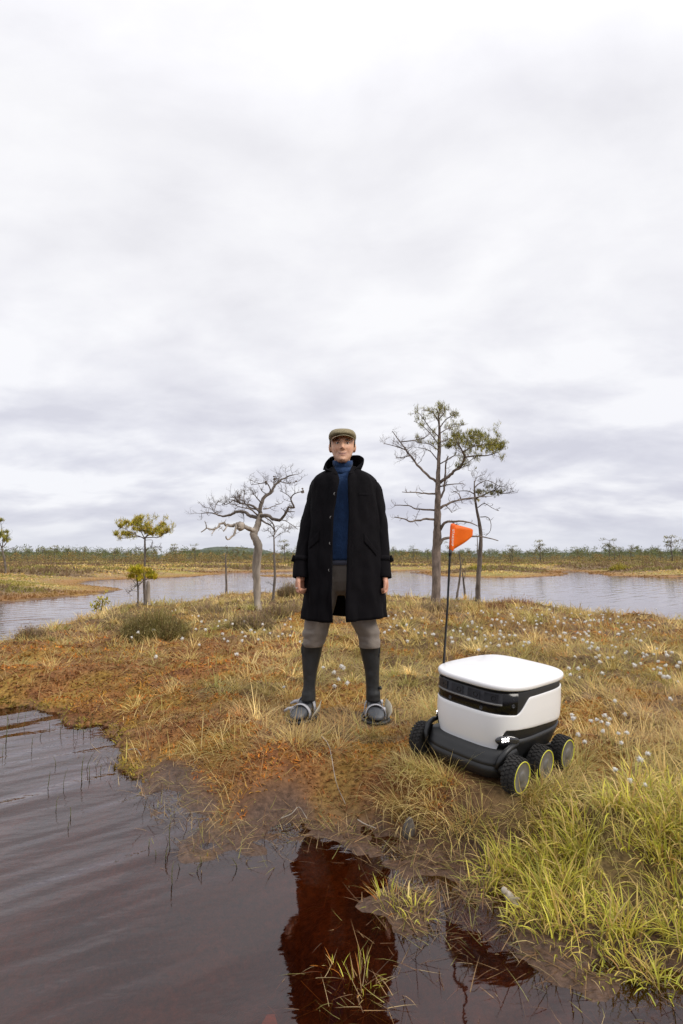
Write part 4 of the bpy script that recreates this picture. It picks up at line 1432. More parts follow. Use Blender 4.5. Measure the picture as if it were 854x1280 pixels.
def hills():
    """distant wooded rises, their canopy uneven"""
    mb = MB()
    m = material('wooded_hill', (0.10, 0.115, 0.09), rough=0.95, var=0.5, scale=0.08, spec=0.1)
    for (u0, u1, vtop, Y) in ((-200, 200, 690.5, 900), (205, 345, 683, 900), (300, 640, 689.5, 1100), (560, 1100, 690, 1000)):
        xs = np.linspace(at(u0, 690, Y)[0], at(u1, 690, Y)[0], 130)
        t = np.linspace(0, 1, 130)
        prof = np.sin(np.pi * t) ** 0.55
        top = at(0, vtop, Y)[2]
        hz = prof * top * (0.88 + 0.24 * fbm(xs * 0.05, xs * 0 + u0, 7, 4)) + rng.random(130) * 0.9
        rows = []
        for k, (dy, f) in enumerate(((0, -0.05), (10, 0.5), (40, 0.85), (90, 1.0), (200, 0.6), (320, -0.05))):
            rows.append(np.c_[xs, np.full(130, Y + dy), np.maximum(hz * f + rng.random(130) * 0.8 * (f > 0), -1)])
        mb.loft(rows, closed=False)
    o = mb.build('hill', m)
    tag(o, kind='structure')


hills()


# ------------------------------------------------------------------ heather bushes and small plants
def bush(u, v, wid, hgt, label, pal, n=1500, lean=0.4, name='heather_bush', wid_b=0.006, cat='shrub'):
    p = drop(u, v)
    root = empty(name, tuple(p))
    tag(root, label, cat)
    m = n
    a = rng.uniform(0, 6.28, m)
    r = np.sqrt(rng.random(m)) * 0.8
    X, Y_ = np.cos(a) * r * wid / 2, np.sin(a) * r * wid / 2
    lump = fbm(X * 4 / wid + 9, Y_ * 4 / wid, int(u), 3)
    zz = np.array([ground_z(p[0] + X[i], p[1] + Y_[i]) for i in range(0)]) if False else np.zeros(m) - 0.02
    col = pick(pal, m) * (0.7 + 0.6 * lump[:, None])
    ht = hgt * rng.uniform(0.35, 1.05, m) * (1.05 - 0.95 * r ** 2) * (0.55 + 0.9 * lump)
    V, Q, T, C = blades(np.c_[X, Y_, zz], a + rng.normal(0, .8, m), np.abs(r * lean + rng.normal(0, .25, m)), rng.normal(0.15, .4, m),
                        ht, np.full(m, wid_b) * rng.uniform(.6, 1.2, m), col, 3)
    link('stems', quick_mesh('stems', V, Q, T, C), M['grass'], root)
    tips = V.reshape(m, 7, 3)[:, 2:7].reshape(-1, 3)
    k = len(tips)
    tips = tips + rng.normal(0, 0.014, tips.shape)
    col2 = np.repeat(col, 5, 0) * rng.uniform(0.65, 1.35, (k, 1))
    V, Q, T, C = blades(tips, rng.uniform(0, 6.28, k), np.abs(rng.normal(0.7, .5, k)), np.zeros(k), rng.uniform(0.012, 0.034, k) * (wid_b / 0.006) ** 0.6, np.full(k, wid_b * 0.9), col2, 1)
    link('leaves', quick_mesh('leaves', V, Q, T, C, smooth=False), M['needles'], root)
    return root


HEATH = 1.55 * np.array([(0.17, 0.115, 0.07), (0.13, 0.085, 0.055), (0.21, 0.14, 0.085), (0.15, 0.12, 0.055), (0.20, 0.16, 0.06)])
OLIVE = 1.5 * np.array([(0.17, 0.14, 0.045), (0.14, 0.11, 0.04), (0.20, 0.16, 0.06), (0.15, 0.10, 0.045), (0.12, 0.11, 0.035)])
bush(193, 797, 0.95, 0.40, 'big rounded olive brown heather bush in front of the small shore pine', OLIVE, 3000, 0.55, wid_b=0.008)
bush(152, 777, 0.7, 0.24, 'low brown heather clump left of the big olive bush', HEATH, 900, 0.6, wid_b=0.008)
bush(315, 783, 0.75, 0.26, 'brown heather clump at the foot of the bleached dead tree', HEATH, 1200, 0.6, wid_b=0.008)
bush(352, 774, 0.85, 0.34, 'brown heather clump right of the bleached dead tree beside the man', HEATH, 1300, 0.6, wid_b=0.008)
bush(262, 768, 0.9, 0.24, 'low dark heather patch left of the bleached dead tree', HEATH, 1000, 0.7, wid_b=0.008)
bush(366, 748, 0.9, 0.40, 'rounded twiggy bush on the back shore beside the right cuff of the man', HEATH, 900, 0.5, wid_b=0.010)
bush(545, 768, 1.0, 0.28, 'brown heather skirt around the foot of the tall pine', HEATH, 1200, 0.7, wid_b=0.009)
bush(640, 760, 1.3, 0.24, 'wide red brown heather patch right of the slender flag side pine', HEATH * np.array([1.25, .95, .8]), 1500, 0.7, wid_b=0.010)
bush(590, 766, 0.8, 0.22, 'yellowish heather patch between the tall pine and the robot flag pole', STRAW * .8, 900, 0.7, wid_b=0.009)
bush(42, 797, 0.5, 0.22, 'small brown heather tuft near the back shore at far left', HEATH, 500, 0.6, wid_b=0.008)
for (u, v, lab) in ((775, 713, 'yellow green rounded bush on the rusty right far shore'), (598, 712, 'yellow green bush on the far shore right of the flag tree')):
    b = bush(u, v, 1.7, 0.55, lab, PINE_YEL * 0.75, 420, 0.8, 'shore_bush', 0.035)


def birch_sprout():
    Y = dist(124, 757)
    p = at(124, 760, Y)
    gz = ground_z(p[0], Y)
    root = empty('birch_sprout', (p[0], Y, gz))
    tag(root, 'tiny yellow green leafy sprout on the back shore left of the small pine', 'sapling')
    mb = MB()
    tips = []
    for _ in range(6):
        twigs(mb, (0, 0, -0.02), (random.gauss(0, .35), random.gauss(0, .3), 1), random.uniform(.2, .34), 0.006, 1, tips)
    mb.tube([(0.06, 0, -0.02), (0.06, 0, 0.3)], [0.013, 0.009], 6)
    mb.build('stem', M['twig'], root)
    k = len(tips) * 9
    r0 = np.repeat(np.array(tips), 9, 0) + rng.normal(0, 0.03, (k, 3))
    V, Q, T, C = blades(r0, rng.uniform(0, 6.28, k), np.abs(rng.normal(.8, .4, k)), np.zeros(k), rng.uniform(.03, .06, k), np.full(k, .028), pick(PINE_YEL, k), 2)
    link('leaves', quick_mesh('leaves', V, Q, T, C), M['needles'], root)


birch_sprout()

# cotton grass: every plant a stem with a white tuft
def cotton_meshes():
    out = []
    for s in range(4):
        r = np.random.default_rng(900 + s)
        n = 70
        d = r.normal(0, 1, (n, 3))
        d /= np.linalg.norm(d, axis=1)[:, None]
        d[:, 2] = d[:, 2] * 0.9 + 0.05
        ln = r.uniform(0.7, 1.35, n)
        V, T = [], []
        for i in range(n):
            t = d[i] * ln[i]
            sd_ = np.cross(d[i], r.normal(0, 1, 3))
            sd_ /= np.linalg.norm(sd_)
            sd2 = np.cross(d[i], sd_)
            b = len(V)
            V += [d[i] * 0.15 + sd_ * 0.26, d[i] * 0.15 - sd_ * 0.26, t + sd2 * 0.05, t - sd2 * 0.05]
            T += [(b, b + 2, b + 1), (b + 1, b + 2, b + 3)]
        core = MB()
        core.ellipsoid((0, 0, 0), (0.62, 0.62, 0.6), 9, 7, rough=0.45)
        cv = np.concatenate(core.v)
        b = len(V)
        V = V + [q for q in cv]
        for q in core.f:
            T += [(q[0] + b, q[i] + b, q[i + 1] + b) for i in range(1, len(q) - 1)]
        me = quick_mesh('tuft', np.array(V), None, np.array(T), smooth=True)
        me.materials.append(M['cotton'])
        mb = MB()
        bx = r.normal(0, 0.12, 2)
        mb.tube([(-bx[0], -bx[1], -1), (-bx[0] * .4, -bx[1] * .4, -.5), (0, 0, 0)], [0.006, 0.006, 0.006], 4, col=(0.30, 0.24, 0.09))
        sm = mb.mesh('stem')
        sm.materials.append(M['grass'])
        out.append((me, sm))
    return out


COT = cotton_meshes()
RU = lambda a, b: random.uniform(a, b)


def cotton(u, v, label, group=None, r=0.014, hgt=None):
    h = hgt or RU(0.07, 0.17)
    z = 0.17 + h
    for _ in range(3):
        p = on(u, v, z)
        gz = ground_z(p[0], p[1])
        z = max(gz, 0.05) + h
    if land(np.array([p[0]]), np.array([p[1]]))[1][0] < 0.1:
        return None
    tm, sm = random.choice(COT)
    o = empty('cotton_grass', (p[0], p[1], z - h))
    tag(o, label, 'cotton grass', group, 'thing')
    a = link('stem', sm, None, o, (0, 0, h))
    a.scale = (0.25, 0.25, h + 0.03)
    t = link('tuft', tm, None, o, (0, 0, h))
    s = r * RU(0.8, 1.25)
    t.scale = (s, s, s * RU(0.85, 1.15))
    t.rotation_euler = (RU(-.4, .4), RU(-.4, .4), RU(0, 6))
    return o


SINGLE = [(769, 885, 'upper left cotton grass head of two topping the cluster right of the robot'), (781, 887, 'upper right cotton grass head of two topping the cluster right of the robot'),
          (784, 915, 'plump cotton grass head at the right side of the cluster beside the robot'), (777, 930, 'cotton grass head hanging low at the bottom of the cluster beside the robot'),
          (739, 901, 'cotton grass head at the left side of the cluster beside the robot'), (800, 942, 'bright cotton grass head right of and below the cluster, left of a pair'),
          (810, 945, 'smaller cotton grass head right of and below the cluster, right of a pair'), (788, 977, 'cotton grass head in the brown tussock low at right, left of two'),
          (806, 982, 'cotton grass head in the brown tussock low at right, right of two'), (724, 840, 'cotton grass head standing just off the right rear lid corner'),
          (769, 962, 'cotton grass head low over the green sedge right of the wheels'), (355, 859, 'lone cotton grass head between the boots of the man and beside the left boot')]
for u, v, lab in SINGLE:
    cotton(u, v, lab, r=0.012 if v > 880 else 0.0115)
for u, v in ((756, 893), (746, 899), (752, 902), (760, 905), (754, 914), (773, 918), (762, 896)):
    cotton(u, v, 'cotton grass head inside the dense cluster right of the robot', 'cotton grass cluster right of the robot', 0.0115)
for u, v in ((715, 897), (717, 902), (731, 927), (723, 921), (713, 838), (731, 833)):
    cotton(u, v, 'cotton grass head close behind the right rear wheel of the robot', 'cotton grass behind the rear wheel', 0.0125)


def field(n, cx, cy, sx, sy, label, group, r=0.016, lim=None):
    k = 0
    while k < n:
        u, v = random.gauss(cx, sx), random.gauss(cy, sy)
        if not (10 < u < 850 and 752 < v < 960):
            continue
        if 545 < u < 708 and v > 815:
            continue
        if 378 < u < 478 and v < 810:
            continue
        cotton(u, v, label, group, r)
        k += 1


field(85, 700, 778, 60, 12, 'cotton grass head in the far right meadow near the back shore', 'cotton grass of the back right meadow')
field(60, 775, 805, 40, 18, 'cotton grass head in the meadow at right between the robot and the shore', 'cotton grass of the right meadow', 0.0145)
field(34, 600, 795, 30, 10, 'cotton grass head in the meadow behind the robot and its flag pole', 'cotton grass behind the robot')
field(12, 825, 830, 16, 14, 'cotton grass head near the right edge of the meadow', 'cotton grass at the right edge', 0.0145)
field(34, 300, 792, 45, 10, 'cotton grass head in the meadow left of the man', 'cotton grass left of the man')
field(9, 215, 775, 25, 8, 'cotton grass head around the olive heather bush', 'cotton grass by the heather bush')
field(7, 430, 845, 14, 22, 'cotton grass head in the straw between the legs of the man', 'cotton grass between the legs')
field(16, 505, 785, 18, 14, 'cotton grass head in the meadow right beside the coat hem', 'cotton grass right of the man')


# sedge stalks standing in the pool
def stalks():
    mbs = []
    for s in range(3):
        mb = MB()
        k = random.gauss(0, 0.12)
        mb.tube([(0, 0, -0.3), (k * .3, 0, 0.3), (k, 0.02, 0.7), (k * 2.2, 0.04, 1.0)], [0.016, 0.016, 0.012, 0.004], 4, col=random.choice([(0.16, 0.16, 0.05), (0.13, 0.12, 0.05)]))
        me = mb.mesh('sedge_stalk')
        me.materials.append(M['grass'])
        mbs.append(me)
    P = [(8, 925, 30), (12, 905, 22), (22, 900, 20), (30, 908, 18), (75, 915, 24), (62, 908, 14), (92, 912, 16), (104, 918, 14), (113, 912, 20), (60, 985, 22), (79, 985, 24),
         (70, 1012, 16), (88, 1022, 12), (108, 962, 24), (102, 975, 30), (112, 972, 16), (70, 958, 12), (85, 1036, 10), (126, 965, 10), (212, 1062, 36), (207, 1075, 16), (186, 1060, 12),
         (225, 1085, 12), (246, 1090, 14), (252, 1078, 10), (297, 1085, 18), (215, 1105, 26), (40, 935, 16), (50, 922, 10), (98, 905, 18), (3, 945, 14), (240, 1068, 16), (195, 1072, 10)]
    for i, (u, v, hp) in enumerate(P):
        p = on(u, v, 0.0)
        h = hp * p[1] / FPX
        o = link('sedge_stalk', mbs[i % 3], None, None, (p[0], p[1], 0.0))
        o.scale = (h * 1.0, h * 1.0, h)
        o.scale = (max(h, 0.10), max(h, 0.10), h)
        o.rotation_euler = (RU(-.12, .12), RU(-.18, .18), RU(0, 6.28))
        if u < 150:
            tag(o, 'thin green sedge stalk standing in the pool at far left', 'sedge', 'sedge stalks in the left of the pool')
        else:
            tag(o, 'thin dark sedge stalk standing in the pool off the muddy shore', 'sedge', 'sedge stalks off the muddy shore')


stalks()


def pool_tuft(u, v, n, label, spread=0.05, ln=(0.05, 0.14)):
    p = on(u, v, 0.0)
    m = n
    a = rng.uniform(0, 6.28, m)
    r = rng.random(m) ** .6 * spread
    col = pick(np.r_[GREEN[:3], STRAW[:3], MOSS[:1]], m)
    V, Q, T, C = blades(np.c_[np.cos(a) * r, np.sin(a) * r, np.full(m, -0.01)], a + rng.normal(0, .6, m), np.abs(rng.normal(.55, .35, m)), np.abs(rng.normal(.6, .5, m)),
                        rng.uniform(*ln, m), rng.uniform(.0016, .0032, m), col, 4)
    o = link('sedge_tuft', quick_mesh('sedge_tuft', V, Q, T, C), M['grass'], None, tuple(p))
    tag(o, label, 'sedge')


pool_tuft(452, 1225, 34, 'sparse straw and green sedge tuft rising from the water inside the reflection of the man', 0.06, (0.03, 0.085))
pool_tuft(418, 1210, 14, 'few straw coloured sedge blades left of the tuft inside the reflection', 0.04, (0.03, 0.07))
pool_tuft(488, 1130, 90, 'reddish green sedge tuft at the tip of the grassy spit', 0.05, (0.05, 0.11))


# ------------------------------------------------------------------ odds and ends on the ground
def oddments():
    # bleached wood piece among the sedge
    p = drop(637, 1133)
    mb = MB()
    k = 0.0019 * 1.0
    mb.ellipsoid((0.0, 0, 0.035), (0.020, 0.018, 0.032), 12, 8, rough=0.12, rot=Matrix.Rotation(-0.5, 3, 'Y'))
    mb.ellipsoid((-0.022, -0.004, 0.066), (0.014, 0.013, 0.017), 10, 7, rough=0.12)
    mb.tube([(0.01, -0.005, 0.02), (0.03, -0.012, 0.006), (0.048, -0.012, 0.002)], [0.012, 0.010, 0.004], 7, jitter=0.2)
    mb.tube([(0.015, 0.005, 0.025), (0.044, 0.012, 0.02), (0.056, 0.016, 0.012)], [0.011, 0.009, 0.004], 7, jitter=0.2)
    o = mb.build('wood_fragment', M['bone'], None, loc=(p[0], p[1], p[2] + 0.004))
    o.scale = (0.8, 0.8, 0.75)
    tag(o, 'small bleached forked wood fragment lying in the green sedge', 'wood piece')
    # grey upright flake in front of the robot
    p = drop(510, 985)
    mb = MB()
    rows = []
    for i, (z, w) in enumerate(((0, .020), (.03, .026), (.06, .024), (.085, .014), (.098, .003))):
        t = np.linspace(-1, 1, 7)
        rows.append(np.c_[t * w + 0.008 * i / 4, 0.010 * t ** 2 - 0.01 * i / 4, np.full(7, z)])
    f = rows
    bk = [r_ + np.array([0, 0.003, 0]) for r_ in rows]
    ring = [np.vstack([a, b[::-1]]) for a, b in zip(f, bk)]
    mb.loft(ring)
    o = mb.build('bark_flake', M['leaf_grey'], None, loc=(p[0], p[1], p[2] - 0.005))
    tag(o, 'grey upright flake of bark in the straw in front of the left wheel', 'bark piece')
    # board just under the water at the lower edge
    p = on(336, 1276, 0.0)
    mb = MB()
    V = [(-0.065, -0.09, -0.035), (0.06, -0.09, -0.03), (0.012, 0.03, -0.006), (-0.008, 0.028, -0.006)]
    V = V + [(x, y, z - 0.012) for x, y, z in V]
    mb.add(V, [(0, 1, 2, 3), (7, 6, 5, 4), (0, 4, 5, 1), (1, 5, 6, 2), (2, 6, 7, 3), (3, 7, 4, 0)])
    o = mb.build('sunken_board', M['rust_board'], None, smooth=False, loc=(p[0], p[1], 0))
    tag(o, 'orange brown pointed board end just under the water at the near edge', 'board')
    # bleached twigs
    for pts, lab in ((((402, 928), (412, 942), (420, 955), (432, 968)), 'long pale bare twig lying in the straw below the left boot'),
                     (((352, 973), (365, 976), (374, 975), (384, 986)), 'short crooked pale twig at the top of the muddy shore'),
                     (((447, 1022), (456, 1017), (470, 1012)), 'straight bleached stick lying at the mud edge left of the flake'),
                     (((160, 942), (170, 938), (177, 944)), 'bent straw coloured stick at the left moss point')):
        P = np.array([drop(u, v) for u, v in pts])
        P[:, 2] += 0.03
        b0 = P[0].copy()
        mb = MB()
        q, rr = densify(P - b0, np.linspace(0.0028, 0.0014, len(P)), 3)
        mb.tube(q, rr, 5, jitter=0.2)
        o = mb.build('twig', M['bark_pale'], None, loc=tuple(b0))
        tag(o, lab, 'twig')


oddments()


# ------------------------------------------------------------------ delivery robot
def superell(hw, hl, z, n=4.0, yo=0.0, k=64, hx=0.0):
    t = np.linspace(0, 2 * np.pi, k, endpoint=False)
    c, s = np.cos(t), np.sin(t)
    x = np.sign(c) * np.abs(c) ** (2 / n) * hw + hx
    y = np.sign(s) * np.abs(s) ** (2 / n) * hl + yo
    zz = z(x, y) if callable(z) else np.full(k, z)
    return np.c_[x, y, zz]


def build_robot():
    yaw, pi_, ro = -0.809, -0.004, 0.087
    root = empty('delivery_robot', (ROBOT[0], ROBOT[1], ROBOT_Z))
    mat = Matrix.Rotation(yaw, 3, 'Z') @ Matrix.Rotation(pi_, 3, 'X') @ Matrix.Rotation(ro, 3, 'Y')
    root.rotation_euler = mat.to_euler()
    tag(root, 'white six wheeled delivery robot with black visor and orange flag standing in the bog grass', 'robot')
    K = 96
    NB = 3.5
    yo = 0.018
    # lid
    mb = MB()
    dome = lambda zc, b: (lambda x, y: zc + b * (1 - np.clip((x / 0.235) ** 2, 0, 1)) * (1 - np.clip(((y - yo) / 0.31) ** 2, 0, 1)))
    rings = [superell(0.228, 0.303, 0.438, NB, yo, K), superell(0.239, 0.3145, 0.4395, NB, yo, K), superell(0.242, 0.318, 0.444, NB, yo, K),
             superell(0.242, 0.318, 0.454, NB, yo, K), superell(0.240, 0.3155, 0.4605, NB, yo, K), superell(0.2345, 0.310, 0.4645, NB, yo, K)]
    for f in (0.93, 0.85, 0.72, 0.55, 0.35, 0.15):
        rings.append(superell(0.241 * f, 0.3155 * f, dome(0.4655, 0.022), NB - (1 - f) * 1.2, yo, K))
    mb.loft(rings)
    mb.build('lid', M['white'], root)
    # inner black body
    mb = MB()
    mb.loft([superell(0.21, 0.272, 0.15, NB, yo, K), superell(0.232, 0.303, 0.24, NB, yo, K), superell(0.2315, 0.3025, 0.36, NB, yo, K),
             superell(0.229, 0.300, 0.424, NB, yo, K), superell(0.223, 0.296, 0.4385, NB, yo, K)])
    mb.build('body', M['black'], root)
    # white shell: grid over angle and height, its top cut out for the visor, its bottom for the lamps
    kk = 240
    t = np.linspace(0, 2 * np.pi, kk, endpoint=False)
    c, s = np.cos(t), np.sin(t)
    n = NB
    ux, uy = np.sign(c) * np.abs(c) ** (2 / n), np.sign(s) * np.abs(s) ** (2 / n)
    X0, Y0 = ux * 0.2375, uy * 0.311 + yo
    # height of the cut lines along the outline
    side = sstep(-0.205, -0.105, Y0)          # 0 on the front, 1 on the sides
    ztop = 0.328 + (0.400 - 0.328) * side
    zfront = 0.150 + 0.0 * X0
    notch = sstep(0.150, 0.195, np.abs(X0)) * (Y0 < 0)
    zside = 0.272 - 0.03 * np.clip((Y0 + 0.28) / 0.58, 0, 1)
    zb = np.where((Y0 < -0.16), zfront + (0.265 - zfront) * notch, zside)
    rows = []
    for q in np.linspace(0, 1, 13):
        z = zb + (ztop - zb) * q
        f = 1.0 - 0.05 * np.clip((0.30 - z) / 0.13, 0, 1) ** 2 - 0.012 * np.clip((z - 0.33) / 0.07, 0, 1)
        rows.append(np.c_[X0 * f, (Y0 - yo) * f + yo, z])
    inner = []
    for q in (1.0, 0.0):
        r_ = rows[12] if q else rows[0]
        inner.append(np.c_[r_[:, 0] * 0.955, (r_[:, 1] - yo) * 0.965 + yo, r_[:, 2]])
    edge0 = np.c_[rows[0][:, 0] * 0.993, (rows[0][:, 1] - yo) * 0.993 + yo, rows[0][:, 2] - 0.003]
    edge1 = np.c_[rows[12][:, 0] * 0.993, (rows[12][:, 1] - yo) * 0.993 + yo, rows[12][:, 2] + 0.003]
    mb = MB()
    mb.loft([inner[1], edge0] + rows + [edge1, inner[0]], cap0=False, cap1=False)
    mb.build('shell', M['white'], root)
    # visor: glossy front band following the body
    mb = MB()
    ang = np.linspace(math.pi * 1.5 - 1.02, math.pi * 1.5 + 1.02, 50)

    def front(ang, hw, hl, z, n=3.5):
        c, s = np.cos(ang), np.sin(ang)
        return np.c_[np.sign(c) * np.abs(c) ** (2 / n) * hw, np.sign(s) * np.abs(s) ** (2 / n) * hl + yo, np.full(len(ang), z)]
    mb.loft([front(ang, 0.2265, 0.2975, 0.430), front(ang, 0.2360, 0.3070, 0.428), front(ang, 0.2365, 0.3080, 0.38), front(ang, 0.2365, 0.3080, 0.322), front(ang, 0.2265, 0.2975, 0.318)], closed=False)
    vis = mb.build('visor', M['visor'], root)
    # recessed sensor window with camera housings, framed by a ledge
    mb = MB()
    a2 = np.linspace(math.pi * 1.5 - 0.62, math.pi * 1.5 + 0.62, 40)
    mb.loft([front(a2, 0.2370, 0.3087, 0.4245), front(a2, 0.2370, 0.3087, 0.378)], closed=False)
    mb.build('sensor_window', M['lensgrey'], vis)
    mb = MB()
    mb.loft([front(a2, 0.2365, 0.3085, 0.3785), front(a2, 0.2400, 0.3125, 0.377), front(a2, 0.2397, 0.3120, 0.370), front(a2, 0.2355, 0.3075, 0.368)], closed=False)
    mb.build('ledge', M['hub'], vis)
    def on_front(x, hw=0.237, hl=0.3087):
        """y and outward heading of the curved front at local x"""
        y = lambda q: -hl * (1 - min(abs(q) / hw, 0.999) ** NB) ** (1 / NB) + yo
        sl = (y(x + 0.002) - y(x - 0.002)) / 0.004
        return y(x), math.atan(sl)

    def disc(x, z, r, dpt=0.004, k=20, off=0.0, name='camera_lens', mat='visor', up=None):
        y, h = on_front(x)
        a = np.linspace(0, 2 * np.pi, k, endpoint=False)
        rz = np.array(Matrix.Rotation(h, 3, 'Z'))
        rf = lambda rr, d: np.c_[np.cos(a) * rr, np.full(k, -d - off), np.sin(a) * rr] @ rz.T + np.array([x, y, z])
        mb = MB()
        mb.loft([rf(r, -0.004), rf(r, dpt), rf(r * 0.74, dpt + 0.0012), rf(r * 0.62, dpt * 0.3)])
        return mb.build(name, M[mat], vis)
    for x, z in ((-0.135, 0.4015), (-0.045, 0.4015), (0.045, 0.4015), (0.130, 0.4015)):
        y, h = on_front(x)
        mb = MB()
        mb.box((x, y - 0.0005, z), (0.064, 0.004, 0.036), np.array(Matrix.Rotation(h, 3, 'Z')))
        mb.build('camera_housing', M['lens_dim'], vis, smooth=False)
        disc(x + 0.010, z, 0.013, 0.0015, off=0.0015)
    for x, z in ((-0.085, 0.348), (0.085, 0.346)):
        disc(x, z, 0.0085, 0.0012, mat='lensgrey')
    for x, z in ((-0.2065, 0.372), (0.2065, 0.372)):
        disc(x, z, 0.0085, 0.0012, mat='lensgrey')
        disc(x, z + 0.03, 0.004, 0.0012, mat='lensgrey')
    # chassis with front bumper
    mb = MB()
    mb.loft([superell(0.170, 0.18, 0.055, 4, yo - 0.02, 64), superell(0.19, 0.205, 0.07, 4, yo - 0.02, 64), superell(0.20, 0.225, 0.10, 4, yo - 0.01, 64), superell(0.212, 0.25, 0.14, 4, yo, 64), superell(0.228, 0.288, 0.19, NB, yo, 64), superell(0.2325, 0.303, 0.215, NB, yo, 64)])
    mb.build('chassis', M['black'], root)
    # front bumper: a slab under the shell, grooved, running out in front of the wheels
    mb = MB()
    by = -0.20
    bn = 3.6
    mb.loft([superell(0.17, 0.105, 0.050, bn, by, 72), superell(0.198, 0.124, 0.062, bn, by, 72), superell(0.206, 0.131, 0.088, bn, by, 72), superell(0.207, 0.132, 0.108, bn, by, 72),
             superell(0.203, 0.128, 0.1105, bn, by, 72), superell(0.203, 0.128, 0.1135, bn, by, 72), superell(0.2065, 0.131, 0.116, bn, by, 72), superell(0.2085, 0.124, 0.130, bn, by, 72), superell(0.209, 0.112, 0.148, bn, by, 72), superell(0.208, 0.100, 0.172, bn, by, 72)])
    mb.build('bumper', M['black'], root)
    for sx in (-1, 1):
        mb = MB()
        mb.tube([(sx * 0.190, -0.308, 0.11), (sx * 0.205, -0.303, 0.150), (sx * 0.213, -0.275, 0.182), (sx * 0.215, -0.235, 0.196), (sx * 0.212, -0.17, 0.197)], [0.008, 0.012, 0.013, 0.012, 0.008], 12)
        mb.build('fender', M['black'], root)
    # headlights on the front corners, a cluster of small lamps in a dark housing
    for sx in (-1, 1):
        mb = MB()
        cx = 0.192 if sx > 0 else -0.218
        cy, hh = on_front(cx, 0.2315, 0.3025)
        cz = 0.2165
        rt = Matrix.Rotation(hh, 3, 'Z')
        mb.ellipsoid((cx, cy, cz), (0.058, 0.010, 0.023), 20, 10, rot=rt)
        hl_ = mb.build('headlight', M['lamp_glass'], root)
        for i in range(6):
            q = rt @ Vector((-0.026 * sx + (i % 3) * 0.0125 * sx, -0.009, 0.009 - 0.0105 * (i // 3) + 0.0022 * (i % 3)))
            mb = MB()
            mb.ellipsoid((cx + q.x, cy + q.y, cz + q.z), (0.0056, 0.003, 0.0044), 10, 6)
            mb.build('led', M['led'], hl_)
    # wheels
    Rw = 0.1

    def lathe_x(prof, k=40):
        a = np.linspace(0, 2 * np.pi, k, endpoint=False)
        return [np.c_[np.full(k, x), np.cos(a) * r, np.sin(a) * r] for x, r in prof]
    mb = MB()
    mb.loft(lathe_x([(0.015, 0.03), (0.030, 0.070), (0.0335, 0.0745), (0.0335, 0.071), (0.0315, 0.067), (0.033, 0.040), (0.0325, 0.028), (0.0355, 0.025), (0.036, 0.012)]))
    hub_me = mb.mesh('wheel')
    mb = MB()
    mb.loft(lathe_x([(0.0330, 0.0715), (0.0360, 0.0735), (0.0360, 0.0772), (0.0330, 0.0785)]), cap0=False, cap1=False)
    ring_me = mb.mesh('rim_ring')
    mb = MB()
    mb.loft(lathe_x([(-0.024, 0.05), (-0.030, 0.070), (-0.028, 0.081), (-0.020, 0.0855), (0.0, 0.087), (0.022, 0.0855), (0.030, 0.082), (0.0345, 0.078), (0.033, 0.073), (0.022, 0.055)], 44))
    tyre_me = mb.mesh('tyre')
    mb = MB()
    for i in range(26):
        a = 2 * np.pi * i / 26
        for j, xx in enumerate((-0.019, -0.001, 0.018)):
            aa = a + (0.12 if j % 2 else 0)
            rt = np.array(Matrix.Rotation(aa, 3, 'X')) @ np.array(Matrix.Rotation(0.4 if j % 2 else -0.35, 3, 'Z'))
            rr = 0.0880 if abs(xx) < 0.01 else 0.0866
            cpos = np.array([xx, -math.sin(aa) * rr, math.cos(aa) * rr])
            mb.box(cpos, (0.0150, 0.0125, 0.009), rt)
        rt = np.array(Matrix.Rotation(a + 0.06, 3, 'X'))
        for xx in (0.0295, -0.0275):
            mb.box(np.array([xx, -math.sin(a + .06) * 0.0825, math.cos(a + .06) * 0.0825]), (0.008, 0.011, 0.010), rt)
    tread_me = mb.mesh('tread', smooth=False)
    for me, mt in ((hub_me, 'hub'), (ring_me, 'yellow'), (tyre_me, 'tyre'), (tread_me, 'tyre')):
        me.materials.append(M[mt])
    for sx in (1, -1):
        for wy in (-0.266, -0.047, 0.172):
            w = link('wheel', hub_me, None, root, ((0.262 if sx > 0 else -0.246), wy, 0.099))
            w.scale = (0.95, 0.87, 0.87)
            w.rotation_euler = (RU(0, 6), 0, 0 if sx > 0 else math.pi)
            link('rim_ring', ring_me, None, w)
            link('tyre', tyre_me, None, w)
            link('tread', tread_me, None, w)
        mb = MB()
        mb.tube([(sx * 0.17, -0.27, 0.10), (sx * 0.225, -0.266, 0.10)], [0.022, 0.02], 12)
        mb.tube([(sx * 0.17, -0.047, 0.10), (sx * 0.225, -0.047, 0.10)], [0.022, 0.02], 12)
        mb.tube([(sx * 0.17, 0.172, 0.10), (sx * 0.225, 0.172, 0.10)], [0.022, 0.02], 12)
        mb.tube([(sx * 0.19, -0.06, 0.105), (sx * 0.195, 0.06, 0.13), (sx * 0.19, 0.18, 0.105)], [0.018, 0.022, 0.018], 10)
        mb.build('axle', M['black'], root)
    # flag pole and flag
    px_, py_ = -0.222, -0.165
    mb = MB()
    mb.tube([(px_, py_, 0.40), (px_, py_, 0.43)], [0.010, 0.009], 12)
    mb.tube([(px_, py_, 0.425), (px_ + .003, py_, 0.75), (px_ - .001, py_, 1.0), (px_, py_, 1.06)], [0.0064, 0.0056, 0.0062, 0.005], 10)
    mb.tube([(px_, py_, 1.012), (px_, py_, 1.045)], [0.0075, 0.0085], 12)
    mb.build('flag_pole', M['black'], root)
    # cloth hangs towards the right of the picture: local direction of world +x
    inv = mat.inverted()
    dr = inv @ Vector((0.93, 0.36, 0))
    dr = np.array([dr.x, dr.y, 0])
    dr /= np.linalg.norm(dr)
    nr = np.array([-dr[1], dr[0], 0])
    b0 = np.array([px_, py_, 0])

